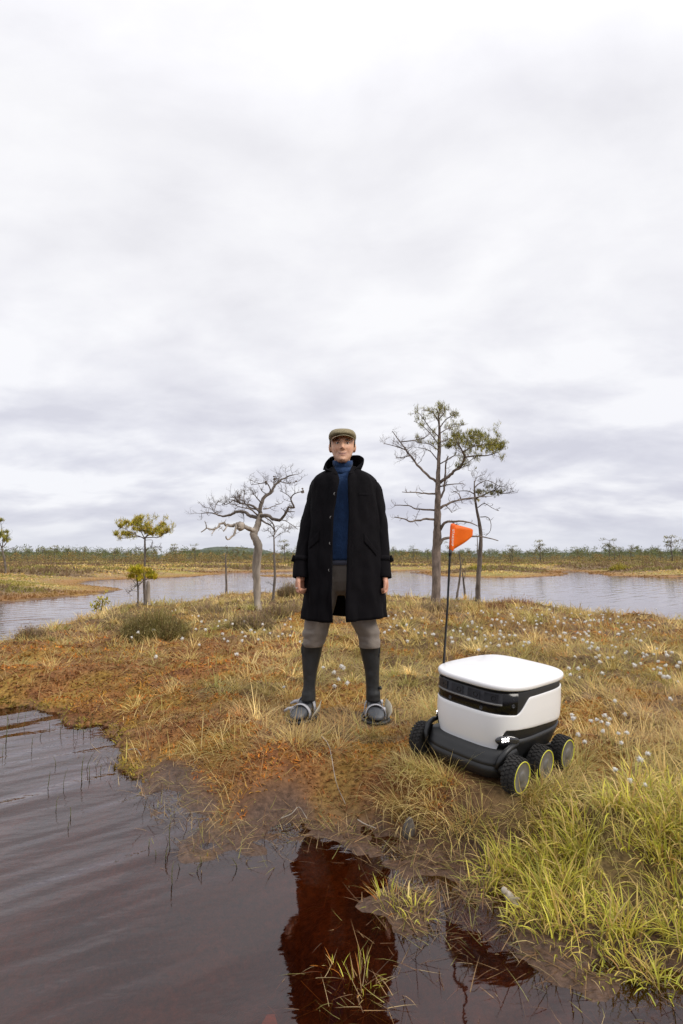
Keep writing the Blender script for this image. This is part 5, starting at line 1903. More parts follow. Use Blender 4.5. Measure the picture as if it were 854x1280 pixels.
    def fp(s, z, off=0.0):
        return b0 + dr * s + nr * (off + 0.004 * math.sin(s * 55)) + np.array([0, 0, z])
    mb = MB()
    rows_f, rows_b = [], []
    for i in range(13):
        s_ = 0.012 + (0.130 - 0.012) * i / 12
        f = i / 12
        zt = 1.178 - 0.020 * f - (0.004 if i == 12 else 0)
        zb_ = 1.043 + (0.078 * f ** 1.1) + (0.006 if i == 12 else 0)
        rows_f.append([fp(s_, zb_ + (zt - zb_) * q, -0.0016) for q in np.linspace(0, 1, 6)])
        rows_b.append([fp(s_, zb_ + (zt - zb_) * q, 0.0016) for q in np.linspace(0, 1, 6)])
    ring = [np.vstack([np.array(a), np.array(b)[::-1]]) for a, b in zip(rows_f, rows_b)]
    mb.loft(ring)
    flag = mb.build('flag', M['orange'], root)
    mb = MB()
    k = 20
    a = np.linspace(0, 2 * np.pi, k, endpoint=False)

    def sl(z, w=1.0):
        return np.array([b0 + dr * (0.006 + math.cos(q) * 0.0145 * w) + nr * math.sin(q) * 0.0085 * w + np.array([0, 0, z]) for q in a])
    mb.loft([sl(1.038, .55), sl(1.041, .8), sl(1.05), sl(1.10), sl(1.165), sl(1.176, .85), sl(1.180, .55)])
    slv = mb.build('flag_sleeve', M['orange_sleeve'], flag)
    # white lettering that runs up the sleeve
    cu = bpy.data.curves.new('lettering', 'FONT')
    cu.body = 'STARSHIP'
    cu.size = 0.0165
    cu.space_character = 1.25
    cu.align_x = 'CENTER'
    cu.align_y = 'CENTER'
    cu.extrude = 0.0004
    cu.offset = 0.0003
    tmp = bpy.data.objects.new('lettering_tmp', cu)
    COL.objects.link(tmp)
    dg = bpy.context.evaluated_depsgraph_get()
    me = bpy.data.meshes.new_from_object(tmp.evaluated_get(dg))
    bpy.data.objects.remove(tmp)
    me.materials.clear()
    me.materials.append(M['print'])
    o = link('lettering', me, None, flag)
    sgn = -1.0 if (mat @ Vector(nr)).y > 0 else 1.0
    zn = Vector(nr) * sgn
    xx = Vector((0, 0, -1))
    yy = zn.cross(xx)
    o.matrix_local = Matrix.Translation(Vector(b0 + dr * 0.004 + nr * sgn * 0.0089 + np.array([0, 0, 1.108]))) @ Matrix((xx, yy, zn)).transposed().to_4x4()


build_robot()


# ------------------------------------------------------------------ the man
FZ = 0.176
KP = 3.72 / FPX


def hx(u):
    return (u - 427) * KP


def hz(v):
    """height above his soles for photo row v"""
    return float(at(427, v, 3.72)[2]) - FZ


def remeshed(mb, voxel, name, smooth_it=2):
    me = mb.mesh(name)
    o = bpy.data.objects.new('tmp', me)
    COL.objects.link(o)
    md = o.modifiers.new('r', 'REMESH')
    md.mode = 'VOXEL'
    md.voxel_size = voxel
    if smooth_it:
        sm = o.modifiers.new('s', 'SMOOTH')
        sm.iterations = smooth_it
        sm.factor = 0.5
    dg = bpy.context.evaluated_depsgraph_get()
    out = bpy.data.meshes.new_from_object(o.evaluated_get(dg))
    bpy.data.objects.remove(o)
    out.polygons.foreach_set('use_smooth', np.ones(len(out.polygons), bool))
    out.name = name
    return out


def coords(me):
    a = np.empty(len(me.vertices) * 3)
    me.vertices.foreach_get('co', a)
    return a.reshape(-1, 3)


def set_col(me, C):
    if 'Col' in me.attributes:
        me.attributes.remove(me.attributes['Col'])
    a = me.attributes.new('Col', 'FLOAT_COLOR', 'POINT')
    a.data.foreach_set('color', np.c_[C, np.ones(len(C))].astype(np.float32).ravel())


HC = np.array([0.006, -0.02])      # head centre (x, y)


def head_mesh(mb):
    """lofted head, chin 1.628, crown about 1.85"""
    z0 = hz(580)
    H = 0.240
    prof = [  # t, half width, front y, back y
        (-0.02, 0.016, -0.070, -0.02), (0.0, 0.026, -0.086, -0.01), (0.05, 0.037, -0.093, 0.012), (0.12, 0.0475, -0.093, 0.040), (0.20, 0.057, -0.090, 0.068),
        (0.30, 0.065, -0.088, 0.085), (0.40, 0.0715, -0.087, 0.094), (0.50, 0.0735, -0.085, 0.099), (0.60, 0.0745, -0.087, 0.102), (0.70, 0.0745, -0.086, 0.102),
        (0.78, 0.070, -0.078, 0.095), (0.85, 0.056, -0.060, 0.080), (0.90, 0.034, -0.032, 0.052), (0.92, 0.012, -0.008, 0.02)]
    P = np.array(prof)
    tt = np.linspace(-0.02, 0.92, 66)
    rings = []
    k = 72
    a = np.linspace(0, 2 * np.pi, k, endpoint=False)
    for t in tt:
        w, f, b = (np.interp(t, P[:, 0], P[:, i]) for i in (1, 2, 3))
        w, b = w * 1.045, b * 1.02
        cy, ry = (f + b) / 2, (b - f) / 2
        n = 2.15
        c, s = np.cos(a), np.sin(a)
        x = np.sign(c) * np.abs(c) ** (2 / n) * w
        y = cy + np.sign(s) * np.abs(s) ** (2 / n) * ry
        z = np.full(k, z0 + t * H)
        fr = np.clip(-s, 0, 1) ** 2
        g = lambda cx, ct, sx, st: np.exp(-((x - cx) / sx) ** 2 - ((t - ct) / st) ** 2)
        d = 0.0
        d += 0.026 * np.exp(-(x / 0.0125) ** 2) * np.interp(t, [0.30, 0.335, 0.37, 0.44, 0.52, 0.57], [0, 0.75, 1.0, 0.72, 0.38, 0.0])   # nose
        d += 0.006 * (g(0.015, 0.35, 0.008, 0.03) + g(-0.015, 0.35, 0.008, 0.03))                # nostrils
        d -= 0.008 * (g(0.031, 0.505, 0.016, 0.036) + g(-0.031, 0.505, 0.016, 0.040))            # sockets
        d += 0.006 * (g(0.030, 0.590, 0.022, 0.030) + g(-0.030, 0.590, 0.022, 0.030) + g(0, 0.585, .02, .03))   # brow
        d += 0.006 * (g(0.045, 0.37, 0.018, 0.07) + g(-0.045, 0.37, 0.018, 0.07))                # cheekbones
        d -= 0.004 * (g(0.042, 0.22, 0.014, 0.06) + g(-0.042, 0.22, 0.014, 0.06))                # hollow cheeks
        d += 0.005 * (g(0, 0.225, 0.022, 0.020) + g(0, 0.180, 0.019, 0.020)) - 0.0055 * g(0, 0.203, 0.027, 0.009)  # lips
        for sx_ in (-1, 1):   # smile folds
            d -= 0.0045 * np.exp(-((x - sx_ * (0.021 + 0.11 * (0.36 - t))) / 0.0055) ** 2) * np.interp(t, [0.17, 0.22, 0.33, 0.38], [0, 1, 1, 0])
        d -= 0.003 * g(0, 0.13, 0.028, 0.025)
        d += 0.006 * g(0, 0.055, 0.02, 0.04)                                                    # chin
        y = y - d * fr
        rings.append(np.c_[x + HC[0], y + HC[1], z])
    mb.loft(rings)
    for sx in (-1, 1):   # ears
        mb.ellipsoid((HC[0] + sx * 0.079, HC[1] + 0.012, z0 + 0.445 * H), (0.011, 0.020, 0.034), 12, 8, rot=Matrix.Rotation(sx * 0.35, 3, 'Z'))
    mb.tube([(HC[0], HC[1] + 0.035, z0 + 0.3 * H), (0.003, 0.012, z0 - 0.03), (0, 0.02, z0 - 0.12)], [0.052, 0.051, 0.062], 20)
    return z0, H


def arm_pts(side):
    if side < 0:
        return [(hx(399.5), 0.02, hz(614)), (hx(394.3), 0.015, hz(632)), (hx(387.5), 0.008, hz(658)), (hx(380), -0.03, hz(690)), (hx(377), -0.06, hz(721.5))]
    return [(hx(464.2), 0.02, hz(611.5)), (hx(469), 0.015, hz(632)), (hx(473.5), 0.008, hz(658)), (hx(477), -0.03, hz(690)), (hx(478), -0.06, hz(721.5))]


def hand(mb, side, wrist):
    """relaxed half-closed hand hanging down; thumb towards the camera on the inner side"""
    A = math.radians(38) * side
    rz = np.array(Matrix.Rotation(A, 3, 'Z'))
    w = np.array(wrist)

    def P(x, y, z):           # x: outwards (back of hand), y: towards rear (little finger side), z: up
        return w + rz @ np.array([x * side, y, z])
    mb.tube([P(0, 0, 0.06), P(0, 0, 0.0), P(0.002, 0.0, -0.03)], [0.026, 0.025, 0.027], 14)
    for yy in (-0.028, -0.010, 0.009, 0.027):
        mb.tube([P(0.0, yy * 0.55, 0.0), P(0.004, yy * 0.9, -0.035), P(0.006, yy, -0.068)], [0.017, 0.0155, 0.0125], 10)
    L = (0.036, 0.041, 0.038, 0.030)
    for i, yy in enumerate((-0.030, -0.0105, 0.009, 0.0275)):
        l = L[i]
        k0 = P(0.007, yy, -0.068)
        k1 = P(0.000 - 0.006 * i * 0.3, yy - 0.001, -0.068 - l * 0.80)
        k2 = P(-0.024, yy - 0.002, -0.068 - l * 0.98)
        k3 = P(-0.038, yy - 0.002, -0.060 - l * 0.62)
        mb.tube([k0, k1], [0.0105, 0.0092], 10)
        mb.ellipsoid(k1, (0.0095, 0.0095, 0.0095), 10, 7)
        mb.tube([k1, k2], [0.0092, 0.0082], 10)
        mb.ellipsoid(k2, (0.0083, 0.0083, 0.0083), 10, 7)
        mb.tube([k2, k3], [0.0082, 0.0066], 10)
        mb.ellipsoid(k3, (0.0066, 0.0066, 0.0066), 8, 6)
    t0, t1, t2, t3 = P(-0.006, -0.026, -0.012), P(-0.022, -0.046, -0.040), P(-0.030, -0.050, -0.072), P(-0.034, -0.047, -0.094)
    mb.tube([t0, t1], [0.017, 0.0125], 10)
    mb.ellipsoid(t1, (0.0125, 0.0125, 0.0125), 10, 7)
    mb.tube([t1, t2], [0.0125, 0.0100], 10)
    mb.ellipsoid(t2, (0.0102, 0.0102, 0.0102), 10, 7)
    mb.tube([t2, t3], [0.0102, 0.0075], 10)
    mb.ellipsoid(t3, (0.0078, 0.0078, 0.0078), 8, 6)
    return P


LEG = {-1: [(hx(407), 0.02, hz(715)), (hx(399), 0.0, hz(770)), (hx(392.5), -0.005, hz(805)), (hx(389), 0.03, hz(835)), (hx(387.5), 0.025, hz(868))],
       1: [(hx(446), 0.02, hz(715)), (hx(452.5), 0.0, hz(772)), (hx(461.5), -0.005, hz(806)), (hx(464.5), 0.03, hz(836)), (hx(465.5), 0.025, hz(868))]}


def ring_at(c, a, b, n=2.2, k=32, rot=0.0, front=0.0):
    t = np.linspace(0, 2 * np.pi, k, endpoint=False)
    cs, sn = np.cos(t), np.sin(t)
    x = np.sign(cs) * np.abs(cs) ** (2 / n) * a
    y = np.sign(sn) * np.abs(sn) ** (2 / n) * b
    if front:
        y = y - front * np.clip(-sn, 0, 1) ** 14
    c_, s_ = math.cos(rot), math.sin(rot)
    return np.c_[c[0] + x * c_ - y * s_, c[1] + x * s_ + y * c_, np.full(k, c[2])]


COAT = [  # photo row, centre u, half width (px), half depth (m)
    (772.5, 431, 49.5, 0.195), (760, 431, 48.7, 0.19), (735, 431, 47.0, 0.18), (710, 430.5, 45.5, 0.172), (690, 430.5, 44.5, 0.165), (665, 430.3, 43.0, 0.158), (640, 430.2, 42.0, 0.152),
    (620, 430.2, 41.2, 0.146), (608, 430.2, 41.0, 0.138), (601, 430.2, 39.0, 0.128), (596.5, 430, 35, 0.118), (593, 430, 29, 0.108), (590, 429.8, 22.5, 0.096), (587.5, 429.5, 17.5, 0.086), (585, 429.5, 14.8, 0.078)]
EDGE_L = [(772.5, 416.8), (755, 416.6), (720, 416.8), (689, 417), (665, 417.5), (642, 418.5), (620, 422), (604, 424.6), (596, 422), (590, 419.5), (585, 417.5)]
EDGE_R = [(772.5, 432), (755, 431.7), (720, 432.5), (689, 433.5), (665, 434.5), (642, 435.3), (620, 434.6), (604, 434.2), (596, 435.5), (590, 437.5), (585, 440)]
CA = np.array(COAT)


def coat_dims(v):
    o = np.argsort(CA[:, 0])
    return (hx(np.interp(v, CA[o, 0], CA[o, 1])), np.interp(v, CA[o, 0], CA[o, 2]) * KP, np.interp(v, CA[o, 0], CA[o, 3]))


def coat_front(u, v, off=0.0):
    """point on the coat's front for photo pixel (u, v)"""
    cx, a, b = coat_dims(v)
    q = min(abs((hx(u) - cx) / a), 0.985)
    n = 2.5
    return np.array([hx(u), -b * (1 - q ** n) ** (1 / n) - off, hz(v)])


def build_person():
    body = MB()
    z0, H = head_mesh(body)
    # torso, arms, legs (under the clothes)
    tor = []
    for v, a, b in ((715, 0.15, 0.10), (690, 0.150, 0.105), (660, 0.145, 0.10), (630, 0.165, 0.11), (610, 0.170, 0.10), (598, 0.14, 0.085), (590, 0.08, 0.07)):
        tor.append(ring_at((hx(429.5), 0.02, hz(v)), a, b))
    body.loft(tor)
    for s in (-1, 1):
        A = arm_pts(s)
        body.tube(A, [0.05, 0.046, 0.040, 0.034, 0.027], 16)
        Pf = hand(body, s, (A[-1][0] + (0.002 if s < 0 else -0.002), A[-1][1] - 0.005, A[-1][2] + 0.012))
        lg = LEG[s]
        body.tube([(lg[0][0], 0.02, lg[0][2] + .02)] + lg[1:], [0.075, 0.065, 0.046, 0.034, 0.028], 18)
        fd = -0.25 if s < 0 else 0.08
        body.tube([(lg[4][0], 0.04, 0.06), (lg[4][0] + fd * .12, -0.02, 0.05), (lg[4][0] + fd * .2, -0.05, 0.045)], [0.024, 0.022, 0.016], 12)
    me = remeshed(body, 0.0042, 'person', 3)
    Vp = coords(me)
    # skin tones: flesh, redder lips, cheeks and hands
    C = np.tile(np.array([0.70, 0.39, 0.245]), (len(Vp), 1))
    t = (Vp[:, 2] - z0) / H
    lx = Vp[:, 0] - HC[0]
    frm = Vp[:, 1] < HC[1] - 0.05

    def blend(C, w, c):
        return C * (1 - w[:, None]) + np.asarray(c) * w[:, None]
    C = blend(C, 0.85 * frm * np.exp(-(lx / 0.029) ** 4 - ((t - 0.203) / 0.036) ** 4), (0.40, 0.15, 0.12))
    C = blend(C, 0.95 * frm * np.exp(-(lx / 0.031) ** 6 - ((t - 0.208 - 9 * lx ** 2 * 6) / 0.011) ** 2), (0.12, 0.045, 0.04))
    C = blend(C, 0.35 * frm * (np.exp(-((np.abs(lx) - 0.045) / 0.02) ** 2 - ((t - 0.34) / 0.08) ** 2)), (0.52, 0.22, 0.15))
    C = blend(C, 0.45 * frm * np.exp(-(lx / 0.018) ** 2 - ((t - 0.35) / 0.05) ** 2), (0.50, 0.22, 0.15))
    C = blend(C, 0.25 * frm * (t < 0.30) * (t > -0.05), (0.34, 0.21, 0.16))
    C = blend(C, 0.45 * (Vp[:, 2] < hz(715)) * (Vp[:, 2] > hz(745)), (0.50, 0.21, 0.15))
    set_col(me, C)
    me.materials.clear()
    me.materials.append(M['skin'])
    man = link('person', me, None, None, (PERSON[0], PERSON[1], FZ))
    tag(man, 'man in long black coat, blue turtleneck and olive flat cap standing on the bog', 'person')

    # eyes, brows, hair
    for s in (-1, 1):
        mb = MB()
        ex, ez = HC[0] + s * 0.0315, z0 + 0.502 * H
        ey = HC[1] - 0.0705
        mb.ellipsoid((ex, ey - 0.0015, ez), (0.0122, 0.010, 0.0066), 16, 10, col=(0.66, 0.61, 0.56))
        mb.ellipsoid((ex + 0.001, ey - 0.0088, ez), (0.0054, 0.0035, 0.0052), 12, 8, col=(0.035, 0.03, 0.028))
        mb.build('eye', M['eye'], man)
        mb = MB()
        mb.tube([(ex - 0.0135, ey - 0.005, ez + 0.0052), (ex, ey - 0.0125, ez + 0.0078), (ex + 0.0135, ey - 0.005, ez + 0.0052)], [0.0022, 0.0032, 0.0022], 7, col=(0.40, 0.21, 0.15))
        mb.build('eyelid', M['skin'], man)
        mb = MB()
        mb.tube([(ex - s * 0.018, ey - 0.0165, ez + 0.0175), (ex, ey - 0.0175, ez + 0.0205), (ex + s * 0.019, ey - 0.008, ez + 0.0165)], [0.0040, 0.0042, 0.0022], 7, jitter=0.2)
        mb.build('eyebrow', M['hair'], man)
    mb = MB()
    rows = []
    for t_, gx, gy in ((0.42, 1.01, 0.86), (0.50, 1.035, 0.98), (0.62, 1.05, 1.03), (0.74, 1.05, 1.03)):
        a = np.linspace(math.radians(-8), math.radians(188), 40)
        rows.append(np.c_[HC[0] + np.cos(a) * 0.0755 * gx, HC[1] + 0.012 + np.sin(a) * 0.095 * gy, np.full(40, z0 + t_ * H)])
    mb.loft(rows, closed=False)
    for s in (-1, 1):
        mb.tube([(HC[0] + s * 0.0765, HC[1] - 0.012, z0 + 0.44 * H), (HC[0] + s * 0.078, HC[1] - 0.012, z0 + 0.55 * H), (HC[0] + s * 0.077, HC[1] - 0.01, z0 + 0.68 * H)], [0.004, 0.008, 0.009], 8)
    mb.build('hair', M['hair'], man)

    # flat cap: crown swelling forward over a short brim
    mb = MB()
    k = 56
    a = np.linspace(0, 2 * np.pi, k, endpoint=False)
    zb_ = z0 + 0.70 * H

    def capring(w, f, b, zf, zk, n=2.2):
        c, s = np.cos(a), np.sin(a)
        x = np.sign(c) * np.abs(c) ** (2 / n) * w
        yy = np.sign(s) * np.abs(s) ** (2 / n)
        y = np.where(yy < 0, yy * f, yy * b)
        z = np.where(yy < 0, zk + (zf - zk) * np.abs(yy), zk)
        return np.c_[HC[0] + x, HC[1] + 0.012 + y, z]
    z1 = zb_ - 0.004
    mb.loft([capring(0.080, 0.092, 0.102, z1 + 0.008, z1 - 0.020), capring(0.087, 0.104, 0.108, z1 + 0.009, z1 - 0.008), capring(0.0915, 0.122, 0.113, z1 + 0.014, z1 + 0.008),
             capring(0.0905, 0.121, 0.113, z1 + 0.024, z1 + 0.023), capring(0.085, 0.108, 0.107, z1 + 0.037, z1 + 0.038), capring(0.074, 0.090, 0.094, z1 + 0.0485, z1 + 0.052),
             capring(0.058, 0.068, 0.074, z1 + 0.057, z1 + 0.061), capring(0.036, 0.042, 0.046, z1 + 0.0625, z1 + 0.066), capring(0.010, 0.012, 0.012, z1 + 0.065, z1 + 0.068)])
    cap = mb.build('flat_cap', M['tweed'], man)
    mb = MB()
    top, bot = [], []
    aa = np.linspace(-1.12, 1.12, 25)
    for q in np.linspace(0, 1, 6):
        r_in_x, r_out_x = 0.084, 0.094
        f_in, f_out = 0.090, 0.146
        x = np.sin(aa) * (r_in_x + (r_out_x - r_in_x) * q)
        y = -np.cos(aa) ** 0.9 * (f_in + (f_out - f_in) * q)
        z = z1 + 0.010 - 0.014 * q - 0.026 * (np.abs(np.sin(aa)) ** 2.0) - 0.006 * np.sin(aa) * -1
        top.append(np.c_[HC[0] + x, HC[1] + 0.012 + y, z + 0.0025])
        bot.append(np.c_[HC[0] + x, HC[1] + 0.012 + y, z - 0.0025])
    mb.loft(top + bot[::-1], closed=False)
    mb.build('brim', M['tweed'], cap)

    # turtleneck
    mb = MB()
    rows = []
    for v, a_, b_, cy in ((700, 0.172, 0.122, 0.015), (670, 0.168, 0.122, 0.015), (640, 0.178, 0.124, 0.015), (615, 0.180, 0.118, 0.015), (603, 0.160, 0.104, 0.015), (596, 0.115, 0.09, 0.012),
                          (591.5, 0.078, 0.076, 0.008), (589, 0.069, 0.071, 0.004)):
        rows.append(ring_at((hx(429), cy, hz(v)), a_, b_, k=56))
    rows = np.array(rows)
    tt = np.linspace(0, len(rows) - 1, 60)
    R2 = np.array([[rows[min(int(q), len(rows) - 2)][j] * (1 - (q - min(int(q), len(rows) - 2))) + rows[min(int(q), len(rows) - 2) + 1][j] * (q - min(int(q), len(rows) - 2)) for j in range(56)] for q in tt])
    nz = fbm(R2[:, :, 0] * 14, R2[:, :, 2] * 22, 5, 3) - 0.5
    R2[:, :, 1] += nz * 0.014 * np.where(R2[:, :, 1] < 0, 1, 0)
    mb.loft(R2)
    nk = []
    for v, a_, f_ in ((592, 0.071, 1.0), (588, 0.0705, 1.0), (585.5, 0.067, 1.0), (584.2, 0.062, 1.0), (583.4, 0.0605, 1), (582.4, 0.064, 1), (580, 0.068, 1), (577.5, 0.0675, 1), (575.8, 0.0645, 1), (575.6, 0.058, 1)):
        r_ = ring_at((hx(428.5), 0.004, hz(v)), a_, a_ * 1.06, k=48)
        r_[:, 2] += 0.012 * np.clip((r_[:, 1]) / 0.06, -1, 1)
        nk.append(r_)
    mb.loft(nk)
    mb.build('turtleneck', M['knit'], man)
    mb = MB()
    mb.loft([ring_at((hx(429), 0.015, hz(706)), 0.171, 0.119, k=48), ring_at((hx(429), 0.015, hz(697)), 0.170, 0.119, k=48)])
    mb.build('shirt_hem', M['shirt'], man)

    # breeches
    mb = MB()
    mb.loft([ring_at((hx(427.5), 0.02, hz(744)), 0.05, 0.05), ring_at((hx(427.5), 0.018, hz(738)), 0.11, 0.088), ring_at((hx(428), 0.015, hz(726)), 0.155, 0.106), ring_at((hx(428), 0.015, hz(712)), 0.162, 0.112), ring_at((hx(428), 0.015, hz(703)), 0.160, 0.110)])
    for s in (-1, 1):
        l = LEG[s]
        if s < 0:
            rows_ = [((hx(409), 0.012, hz(722)), .092, .108), ((hx(405), 0.008, hz(738)), .096, .108), ((hx(401.5), 0.004, hz(755)), .094, .102), ((hx(398.7), 0.0, hz(771)), .0885, .096),
                     ((hx(395), -0.002, hz(790)), .079, .086), ((hx(392.3), -0.004, hz(803)), .071, .077), ((hx(391.6), -0.004, hz(808)), .062, .068)]
        else:
            rows_ = [((hx(445), 0.012, hz(722)), .092, .108), ((hx(448), 0.008, hz(738)), .094, .108), ((hx(450), 0.004, hz(755)), .090, .102), ((hx(452.3), 0.0, hz(771)), .0865, .096),
                     ((hx(458.5), -0.002, hz(790)), .079, .086), ((hx(462), -0.004, hz(803)), .070, .077), ((hx(462), -0.004, hz(809)), .062, .068)]
        P_, _ = densify([r_[0] for r_ in rows_], np.zeros(len(rows_)), 4)
        A_ = np.interp(np.linspace(0, len(rows_) - 1, len(P_)), np.arange(len(rows_)), [r_[1] for r_ in rows_])
        B_ = np.interp(np.linspace(0, len(rows_) - 1, len(P_)), np.arange(len(rows_)), [r_[2] for r_ in rows_])
        rr = np.array([ring_at(P_[i], A_[i], B_[i], 2.1, 48, 0.0, 0.008) for i in range(len(P_))])
        # creases gather above the boot
        fz_ = np.clip((hz(772) - rr[:, :, 2]) / 0.19, 0, 1)
        wv = fbm(rr[:, :, 0] * 9 + rr[:, :, 2] * 22 * (1 if s > 0 else -.4), rr[:, :, 2] * 26, 9, 3) - 0.5
        cen = P_[:, None, :2]
        rr[:, :, :2] += (rr[:, :, :2] - cen) * (wv * (0.10 + 0.35 * fz_))[:, :, None]
        mb.loft(rr)
    me = remeshed(mb, 0.006, 'breeches', 1)
    link('breeches', me, M['trouser'], man)
    me.materials.clear()
    me.materials.append(M['trouser'])

    # rubber boots / gaiters with bog shoes
    for s in (-1, 1):
        mb = MB()
        if s < 0:
            R_ = [(804.5, 391, 13.3, .075), (806, 391, 13.4, .075), (820, 389.6, 11.9, .068), (838, 388.2, 9.2, .057), (850, 387.8, 7.8, .048), (860, 387.2, 7.5, .046), (868, 386.6, 8.6, .053), (876, 386.3, 8.8, .056)]
        else:
            R_ = [(806, 461.7, 12.9, .075), (807.5, 461.7, 13, .075), (820, 463, 11.6, .068), (838, 464.6, 9.2, .057), (850, 465, 8.4, .048), (860, 465.4, 8.0, .046), (868, 466, 8.8, .053), (876, 466, 9.0, .056)]
        rows_ = []
        for v, u, hw_, dp in R_:
            rows_.append(ring_at((hx(u), 0.012 + (0.012 if v > 815 else 0), hz(v)), hw_ * KP, dp, 2.1, 36))
        P_, _ = densify(np.array(rows_).reshape(len(rows_), -1), np.zeros(len(rows_)), 4)
        P_ = P_.reshape(len(P_), 36, 3)
        wv = fbm(P_[:, :, 0] * 16, P_[:, :, 2] * 34, 14 + s, 3) - 0.5
        P_[:, :, 1] += wv * 0.012
        mb.loft(P_)
        # foot
        fx = hx(386.5) if s < 0 else hx(466)
        yaw = -0.42 if s < 0 else 0.10
        dirf = np.array([math.sin(yaw), -math.cos(yaw), 0])
        sd_ = np.array([math.cos(yaw), math.sin(yaw), 0])
        heel = np.array([fx, 0.075, 0.0])
        foot = []
        LS = 0.84
        for l, w_, zt, zb in ((-0.045, .022, .075, .02), (-0.03, .038, .110, .008), (0.02, .043, .125, .004), (0.07, .045, .112, .004), (0.12, .049, .088, .004), (0.17, .051, .068, .004), (0.21, .045, .054, .008), (0.235, .028, .042, .014), (0.243, .010, .032, .02)):
            t = np.linspace(0, 2 * np.pi, 24, endpoint=False)
            cz, rz_ = (zt + zb) / 2, (zt - zb) / 2
            foot.append(np.array([heel + dirf * l * LS + sd_ * (math.copysign(abs(math.cos(q)) ** 0.8, math.cos(q)) * w_) + np.array([0, 0, cz + math.copysign(abs(math.sin(q)) ** 0.85, math.sin(q)) * rz_]) for q in t]))
        boot = mb.build('boot', M['gaiter'], man)
        mb = MB()
        mb.loft(foot)
        mb.build('shoe', M['shoe_grey'], man)
        # clip near the top and a pull at the ankle
        mb = MB()
        ou = (379 if s < 0 else 473.2)
        mb.box((hx(ou), 0.0, hz(812)), (0.016, 0.03, 0.045))
        mb.box((hx(ou + (0.8 if s < 0 else -0.8)), -0.01, hz(819)), (0.014, 0.02, 0.02))
        if s > 0:
            mb.ellipsoid((hx(474.5), 0.0, hz(860)), (0.011, 0.012, 0.012), 10, 7)
        mb.build('buckle', M['black'], boot, smooth=False)
        # bog shoe: plastic rim round the foot, cup plates and two straps
        mb = MB()
        t = np.linspace(0, 2 * np.pi, 40, endpoint=False)
        rim = []
        for q in t:
            l = 0.078 + math.cos(q) * 0.155
            w_ = math.sin(q) * (0.082 + 0.018 * math.cos(q))
            rim.append(heel + dirf * l + sd_ * w_ + np.array([0, 0, 0.006]))
        rim.append(rim[0])
        mb.tube(rim, [0.009] * len(rim), 8)
        for l in (-0.02, 0.06, 0.14, 0.18):
            mb.tube([heel + dirf * l + sd_ * (-0.07) + [0, 0, .004], heel + dirf * l + sd_ * 0.07 + [0, 0, .004]], [0.007, 0.007], 6)
        shoe = mb.build('bog_shoe', M['gaiter'], man)
        # pale side plate of the bog shoe on the outer flank
        sgn = 1
        mb = MB()
        pl = []
        for l, zz, tilt in ((0.0, 0.10, 0.02), (0.045, 0.09, 0.035), (0.09, 0.075, 0.04), (0.13, 0.05, 0.035)):
            base_ = heel + dirf * l + sd_ * (0.066 * sgn)
            pl.append([base_ + [0, 0, 0.0], base_ + sd_ * tilt * 0.5 + [0, 0, zz * 0.5], base_ + sd_ * tilt + [0, 0, zz], base_ + sd_ * (tilt + .004) + [0, 0, zz], base_ + sd_ * (tilt * 0.5 + .005) + [0, 0, zz * .5], base_ + sd_ * .005])
        mb.loft(np.array(pl))
        mb.build('side_plate', M['shoe_plastic'], shoe)
        for l, zt, w_, hb in ((0.038, 0.130, 0.055, 0.015), (0.115, 0.090, 0.058, 0.013)):
            mb = MB()
            rows_ = []
            for dl in (-hb, hb):
                for off in (0.002, 0.006):
                    q = np.linspace(-0.12 * math.pi, 1.12 * math.pi, 22)
                    rows_.append(np.array([heel + dirf * (l + dl + (0.012 * math.cos(x) * s)) + sd_ * (math.cos(x) * (w_ + off)) + np.array([0, 0, 0.03 + max(math.sin(x), -0.3) * (zt - 0.03 + off)]) for x in q]))
            mb.loft([rows_[0], rows_[1], rows_[3], rows_[2], rows_[0]], closed=False)
            # buckle block and loose strap end on the outer side
            o_ = -1 if s < 0 else 1
            e0 = heel + dirf * l + sd_ * (o_ * (w_ * 0.86)) + np.array([0, 0, zt * 0.70])
            mb.box(e0, (0.026, 0.030, 0.018))
            if s < 0:
                mb.tube([e0, e0 + sd_ * (-0.035) + [0, -0.005, -0.004], e0 + sd_ * (-0.066) + [0, -0.01, -0.022]], [0.010, 0.011, 0.008], 6)
            mb.build('strap', M['strap'], shoe)

    # ---------------- coat
    vs = np.concatenate([np.linspace(772.5, 610, 44), np.linspace(607, 585.5, 14)])
    rows = []
    K = 110
    for v in vs:
        cx, a_, b_ = coat_dims(v)
        xl = hx(np.interp(v, *np.array(sorted(EDGE_L)).T))
        xr = hx(np.interp(v, *np.array(sorted(EDGE_R)).T))
        n = 2.5
        ql = np.clip((xl - cx) / a_, -.98, .98)
        qr = np.clip((xr - cx) / a_, -.98, .98)
        # angle on the superellipse (measured so that -pi/2 is the front)
        tl = -math.pi / 2 - math.asin(np.sign(-ql) * abs(ql) ** (n / 2)) if True else 0
        tr = -math.pi / 2 + math.asin(np.sign(qr) * abs(qr) ** (n / 2))
        # go from the left edge clockwise round the back to the right edge
        t = np.linspace(tl, tr - 2 * math.pi, K)
        c, s_ = np.cos(t), np.sin(t)
        x = cx + np.sign(c) * np.abs(c) ** (2 / n) * a_
        y = np.sign(s_) * np.abs(s_) ** (2 / n) * b_
        rows.append(np.c_[x, y, np.full(K, hz(v))])
    rows = np.array(rows)
    # cloth folds: long vertical ones growing towards the hem
    low = np.clip((hz(600) - rows[:, :, 2]) / (hz(600) - hz(772)), 0, 1)
    ang_ = np.arctan2(rows[:, :, 1], rows[:, :, 0])
    fo = (fbm(ang_ * 3.1 + 4, rows[:, :, 2] * 2.0, 19, 3) - 0.5)
